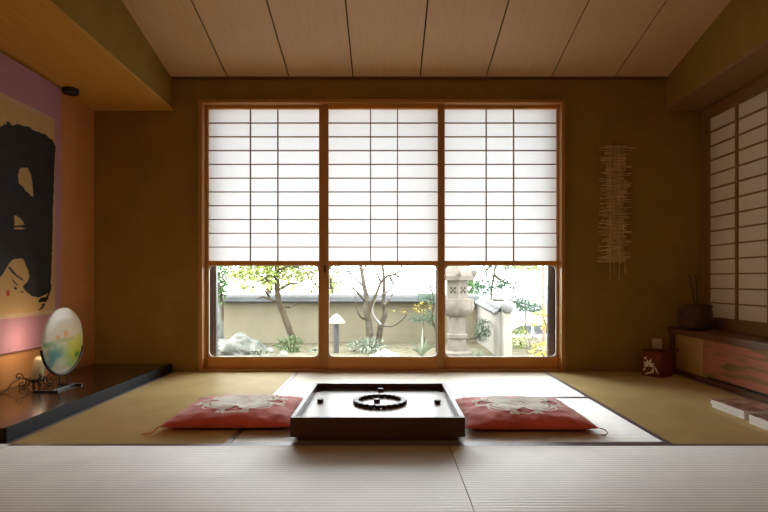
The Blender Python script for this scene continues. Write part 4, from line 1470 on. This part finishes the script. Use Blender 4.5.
clump('leafy_plant', 'dark green leafy plant at the foot of the leaning maple', 290, 8.5, .20, .20, 90, .13, .04, 'green')
clump('leafy_plant', 'low green leafy plant spreading before the bare tree', 368, 8.55, .30, .16, 150, .13, .035, 'agave')
clump('leafy_plant', 'small pale plant beside the broad boulder', 262, 7.75, .16, .10, 70, .09, .02, 'agave')
clump('leafy_plant', 'tiny pale plant between the garden lamp and the maple', 318, 8.5, .2, .06, 40, .07, .03, 'agave')
# small leaning pine behind the lantern
Y = 8.25
t = thing('leaning_pine', 'small dark pine leaning out from behind the stone lantern', 'tree', P(463, 345, Y))
limb(t, 'trunk', [(462, 348), (464, 341), (470, 339), (477, 337), (482, 331), (484, 325)], Y, .022, .010, 'bark')
bm = BM()
for (px, py, r_, n_) in ((481, 331, .10, 110), (485, 326, .11, 130), (480, 322, .06, 60), (487, 333, .06, 50), (483, 338, .07, 60), (478, 336, .05, 40)):
    leaf_cloud(bm, P(px, py, Y), (r_, r_, r_ * .8), n_, .06, .014, rg)
obj('foliage', bm, M['pine'], t)
clump('leafy_plant', 'low grassy plant right of the lantern base', 478, 7.75, .08, .08, 50, .10, .02, 'agave')

# plants beyond the wall end, at the right
def bush(name, label, px, py, Y, rx_, rz_, n_, L, W, m, trunk=None, bm_m='bark', ground=-2.5, cat='shrub'):
    c = P(px, py, Y)
    t = thing(name, label, cat, (c.x, Y, ground))
    bm = BM()
    tube(bm, smoothpath([(c.x, Y, ground), (c.x + .06, Y, (ground + c.z) / 2), (c.x, Y, c.z)], 4), taper(9, trunk or .04, (trunk or .04) * .6), 8)
    obj('stem', bm, M[bm_m], t, 60)
    bm = BM()
    leaf_cloud(bm, c, (rx_, rx_, rz_), n_, L, W, rg)
    obj('foliage', bm, M[m], t)
    return t


bush('round_shrub', 'pale green shrub between wall end and grey bush', 520, 340, 8.95, .17, .22, 260, .06, .035, 'maple', .02, ground=GZ - .5)
bush('grey_bush', 'grey-brown twiggy bush beyond the wall end', 533, 343, 8.45, .13, .16, 420, .07, .012, 'greybush', .02, ground=GZ - .5)
bush('yellow_maple', 'yellow-leaved sapling at the far right of the right glass', 545, 320, 7.6, .16, .12, 44, .10, .07, 'yellow', .015, ground=GZ - .3)
bush('yellow_seedling', 'low yellow seedling under the yellow-leaved sapling', 541, 350, 7.2, .14, .05, 26, .10, .06, 'yellow', .01, ground=GZ - .2)
t = thing('slender_trunk', 'tall slender reddish tree trunk near the right window edge', 'tree', P(543, 360, 9.5))
limb(t, 'trunk', [(544, 372), (544, 340), (543.5, 300), (543, 262), (542, 220), (540, 180)], 9.5, .055, .04, 'pinkbark')
limb(t, 'branch', [(543.5, 300), (537, 292), (533, 278), (530, 262)], 9.5, .012, .006, 'pinkbark')
limb(t, 'branch', [(543, 260), (552, 246), (560, 236)], 9.5, .015, .006, 'pinkbark')
bm = BM()
for q in ((540, 185), (528, 205), (552, 210), (530, 260)):
    leaf_cloud(bm, P(q[0], q[1], 9.5), (.35, .35, .2), 90, .08, .05, rg)
obj('foliage', bm, M['green'], t)
# sparse pine boughs reaching over the wall end
t = thing('pine_tree', 'pine whose sparse boughs reach over the tiled wall end', 'tree', P(496, 400, 12.0))
limb(t, 'trunk', [(494, 420), (496, 340), (491, 300), (494, 275), (497, 255), (495, 225)], 12.0, .05, .03, 'bark')
for pts in ([(494, 275), (503, 282), (512, 284), (520, 281)], [(495, 262), (485, 272), (482, 284)], [(493, 300), (512, 301), (524, 308), (535, 314)], [(496, 255), (506, 262), (516, 264)]):
    limb(t, 'branch', pts, 12.0, .035, .010, 'bark')
bm = BM()
for (px, py, r_) in ((490, 270, .25), (503, 280, .22), (510, 284, .2), (484, 284, .18), (482, 290, .14), (505, 264, .25), (515, 300, .14), (526, 306, .2), (522, 304, .16), (497, 291, .2), (494, 250, .4), (500, 232, .5), (536, 308, .12)):
    leaf_cloud(bm, P(px, py, 12.0), (r_, r_, r_ * .45), 60, .16, .045, rg)
obj('foliage', bm, M['pine'], t)
# shrub at the left edge of the garden and pale trees beyond the wall
bush('tall_shrub', 'green shrub reaching up at the left edge of the left glass', 219, 283, 9.35, .12, .42, 200, .10, .06, 'green', .03, ground=GZ, cat='shrub')
bush('far_tree', 'distant green tree beyond the wall, behind the maple', 268, 268, 17, 1.3, .7, 240, .28, .2, 'maple', .12, cat='tree')
bush('far_tree', 'distant green tree beyond the wall, at the left glass edge', 216, 272, 20, .6, .7, 140, .24, .18, 'green', .12, cat='tree')
bush('far_tree', 'distant green tree showing at the middle glass left edge', 330, 276, 15, .28, .55, 120, .2, .14, 'maple', .1, cat='tree')
bush('far_tree', 'distant green tree right behind the stone lantern', 470, 290, 14, .28, .35, 120, .2, .14, 'green', .1, cat='tree')
bush('far_tree', 'distant green tree beyond the street at the far right', 524, 262, 22, 1.0, .35, 170, .24, .16, 'maple', .035, cat='tree')

# parked car down in the street
cyr = 23.0
cc = P(527, 322, cyr)
cx0 = cc.x
zr_ = -2.5
t = thing('parked_car', 'silver parked car glimpsed beyond the wall end', 'car', (cx0, cyr, zr_))
prof = [(-2.1, .35), (-2.1, .80), (-1.95, .92), (-1.2, 1.0), (-.55, 1.46), (.75, 1.48), (1.55, 1.05), (2.05, .98), (2.12, .55), (2.05, .35)]
bm = BM()
A = [bm.verts.new((cx0 + x, cyr - .82, zr_ + z)) for x, z in prof]
Bv = [bm.verts.new((cx0 + x, cyr + .82, zr_ + z)) for x, z in prof]
bm.faces.new(A)
bm.faces.new(list(reversed(Bv)))
for k in range(len(prof)):
    j = (k + 1) % len(prof)
    bm.faces.new((A[k], A[j], Bv[j], Bv[k]))
bmesh.ops.bevel(bm, geom=[e for e in bm.edges], offset=.05, segments=2, affect='EDGES')
obj('body', bm, M['carpaint'], t, 40)
for (a, b, c2, d2) in ((-1.02, -.50, -.40, .02), (.06, .06, .72, 1.25)):
    bm = BM()
    loop = [(a, 1.02), (b, 1.38), (c2 if a < 0 else c2, 1.40), (d2, 1.03)] if a > 0 else [(a, 1.02), (b, 1.36), (-.02, 1.40), (-.02, 1.03)]
    for yq in (cyr - .835,):
        lo = [bm.verts.new((cx0 + x, yq, zr_ + z)) for x, z in loop]
        hi = [bm.verts.new((cx0 + x, yq + .03, zr_ + z)) for x, z in loop]
        bm.faces.new(lo)
        bm.faces.new(list(reversed(hi)))
        for k in range(4):
            bm.faces.new((lo[k], hi[k], hi[(k + 1) % 4], lo[(k + 1) % 4]))
    obj('side_window', bm, M['carglass'], t)
for x in (-1.3, 1.35):
    for yq in (cyr - .84, cyr + .64):
        bm = BM()
        tube(bm, [(cx0 + x, yq, zr_ + .32), (cx0 + x, yq + .2, zr_ + .32)], .32, 20)
        obj('wheel', bm, M['rubber'], t, 40)

# ------------------------------------------------------------------ light
sc = bpy.context.scene
W = bpy.data.worlds.new('overcast_sky')
sc.world = W
W.use_nodes = True
bg = W.node_tree.nodes['Background']
bg.inputs['Color'].default_value = (0.96, 0.98, 1.0, 1)
SKY = 9.0
bg.inputs['Strength'].default_value = SKY

L = bpy.data.lights.new('window_portal', 'AREA')
L.shape = 'RECTANGLE'
L.size, L.size_y = 2.75, 2.05
L.cycles.is_portal = True
o = bpy.data.objects.new('window_portal', L)
o.location = (-0.03, YB + 0.26, 1.0)
o.rotation_euler = (math.radians(-90), 0, 0)
C.objects.link(o)

# the little iron lamp's flame
L = bpy.data.lights.new('lamp_glow', 'POINT')
L.energy = 1.1
L.color = (1.0, 0.72, 0.48)
L.shadow_soft_size = 0.04
o = bpy.data.objects.new('lamp_glow', L)
o.location = (-1.99, 3.22, 0.335)
C.objects.link(o)

# warm fill light added behind the viewer to lift the room, no known lamp
L = bpy.data.lights.new('rear_fill_light', 'AREA')
L.shape = 'DISK'
L.size = 0.6
L.energy = 9.0
L.color = (1.0, 0.72, 0.42)
o = bpy.data.objects.new('rear_fill_light', L)
o.location = (0.1, -0.8, 2.75)
C.objects.link(o)

# ------------------------------------------------------------------ camera
cam = bpy.data.cameras.new('camera')
cam.sensor_width = 36.0
cam.lens = FPX / 768 * 36.0
cam.shift_x = (384 - HX) / 768
cam.shift_y = (HY - 256) / 768
cam.clip_start = 0.05
co = bpy.data.objects.new('camera', cam)
co.location = (0, 0, EYE)
co.rotation_euler = (math.radians(90), 0, 0)
C.objects.link(co)
sc.camera = co

sc.view_settings.view_transform = 'Standard'
sc.view_settings.look = 'None'
sc.view_settings.gamma = 1.0
sc.view_settings.exposure = 0.30
sc.view_settings.use_curve_mapping = False
sc.cycles.use_denoising = True
sc.cycles.max_bounces = 14
sc.cycles.diffuse_bounces = 8
sc.cycles.transparent_max_bounces = 16
sc.cycles.sample_clamp_indirect = 8.0
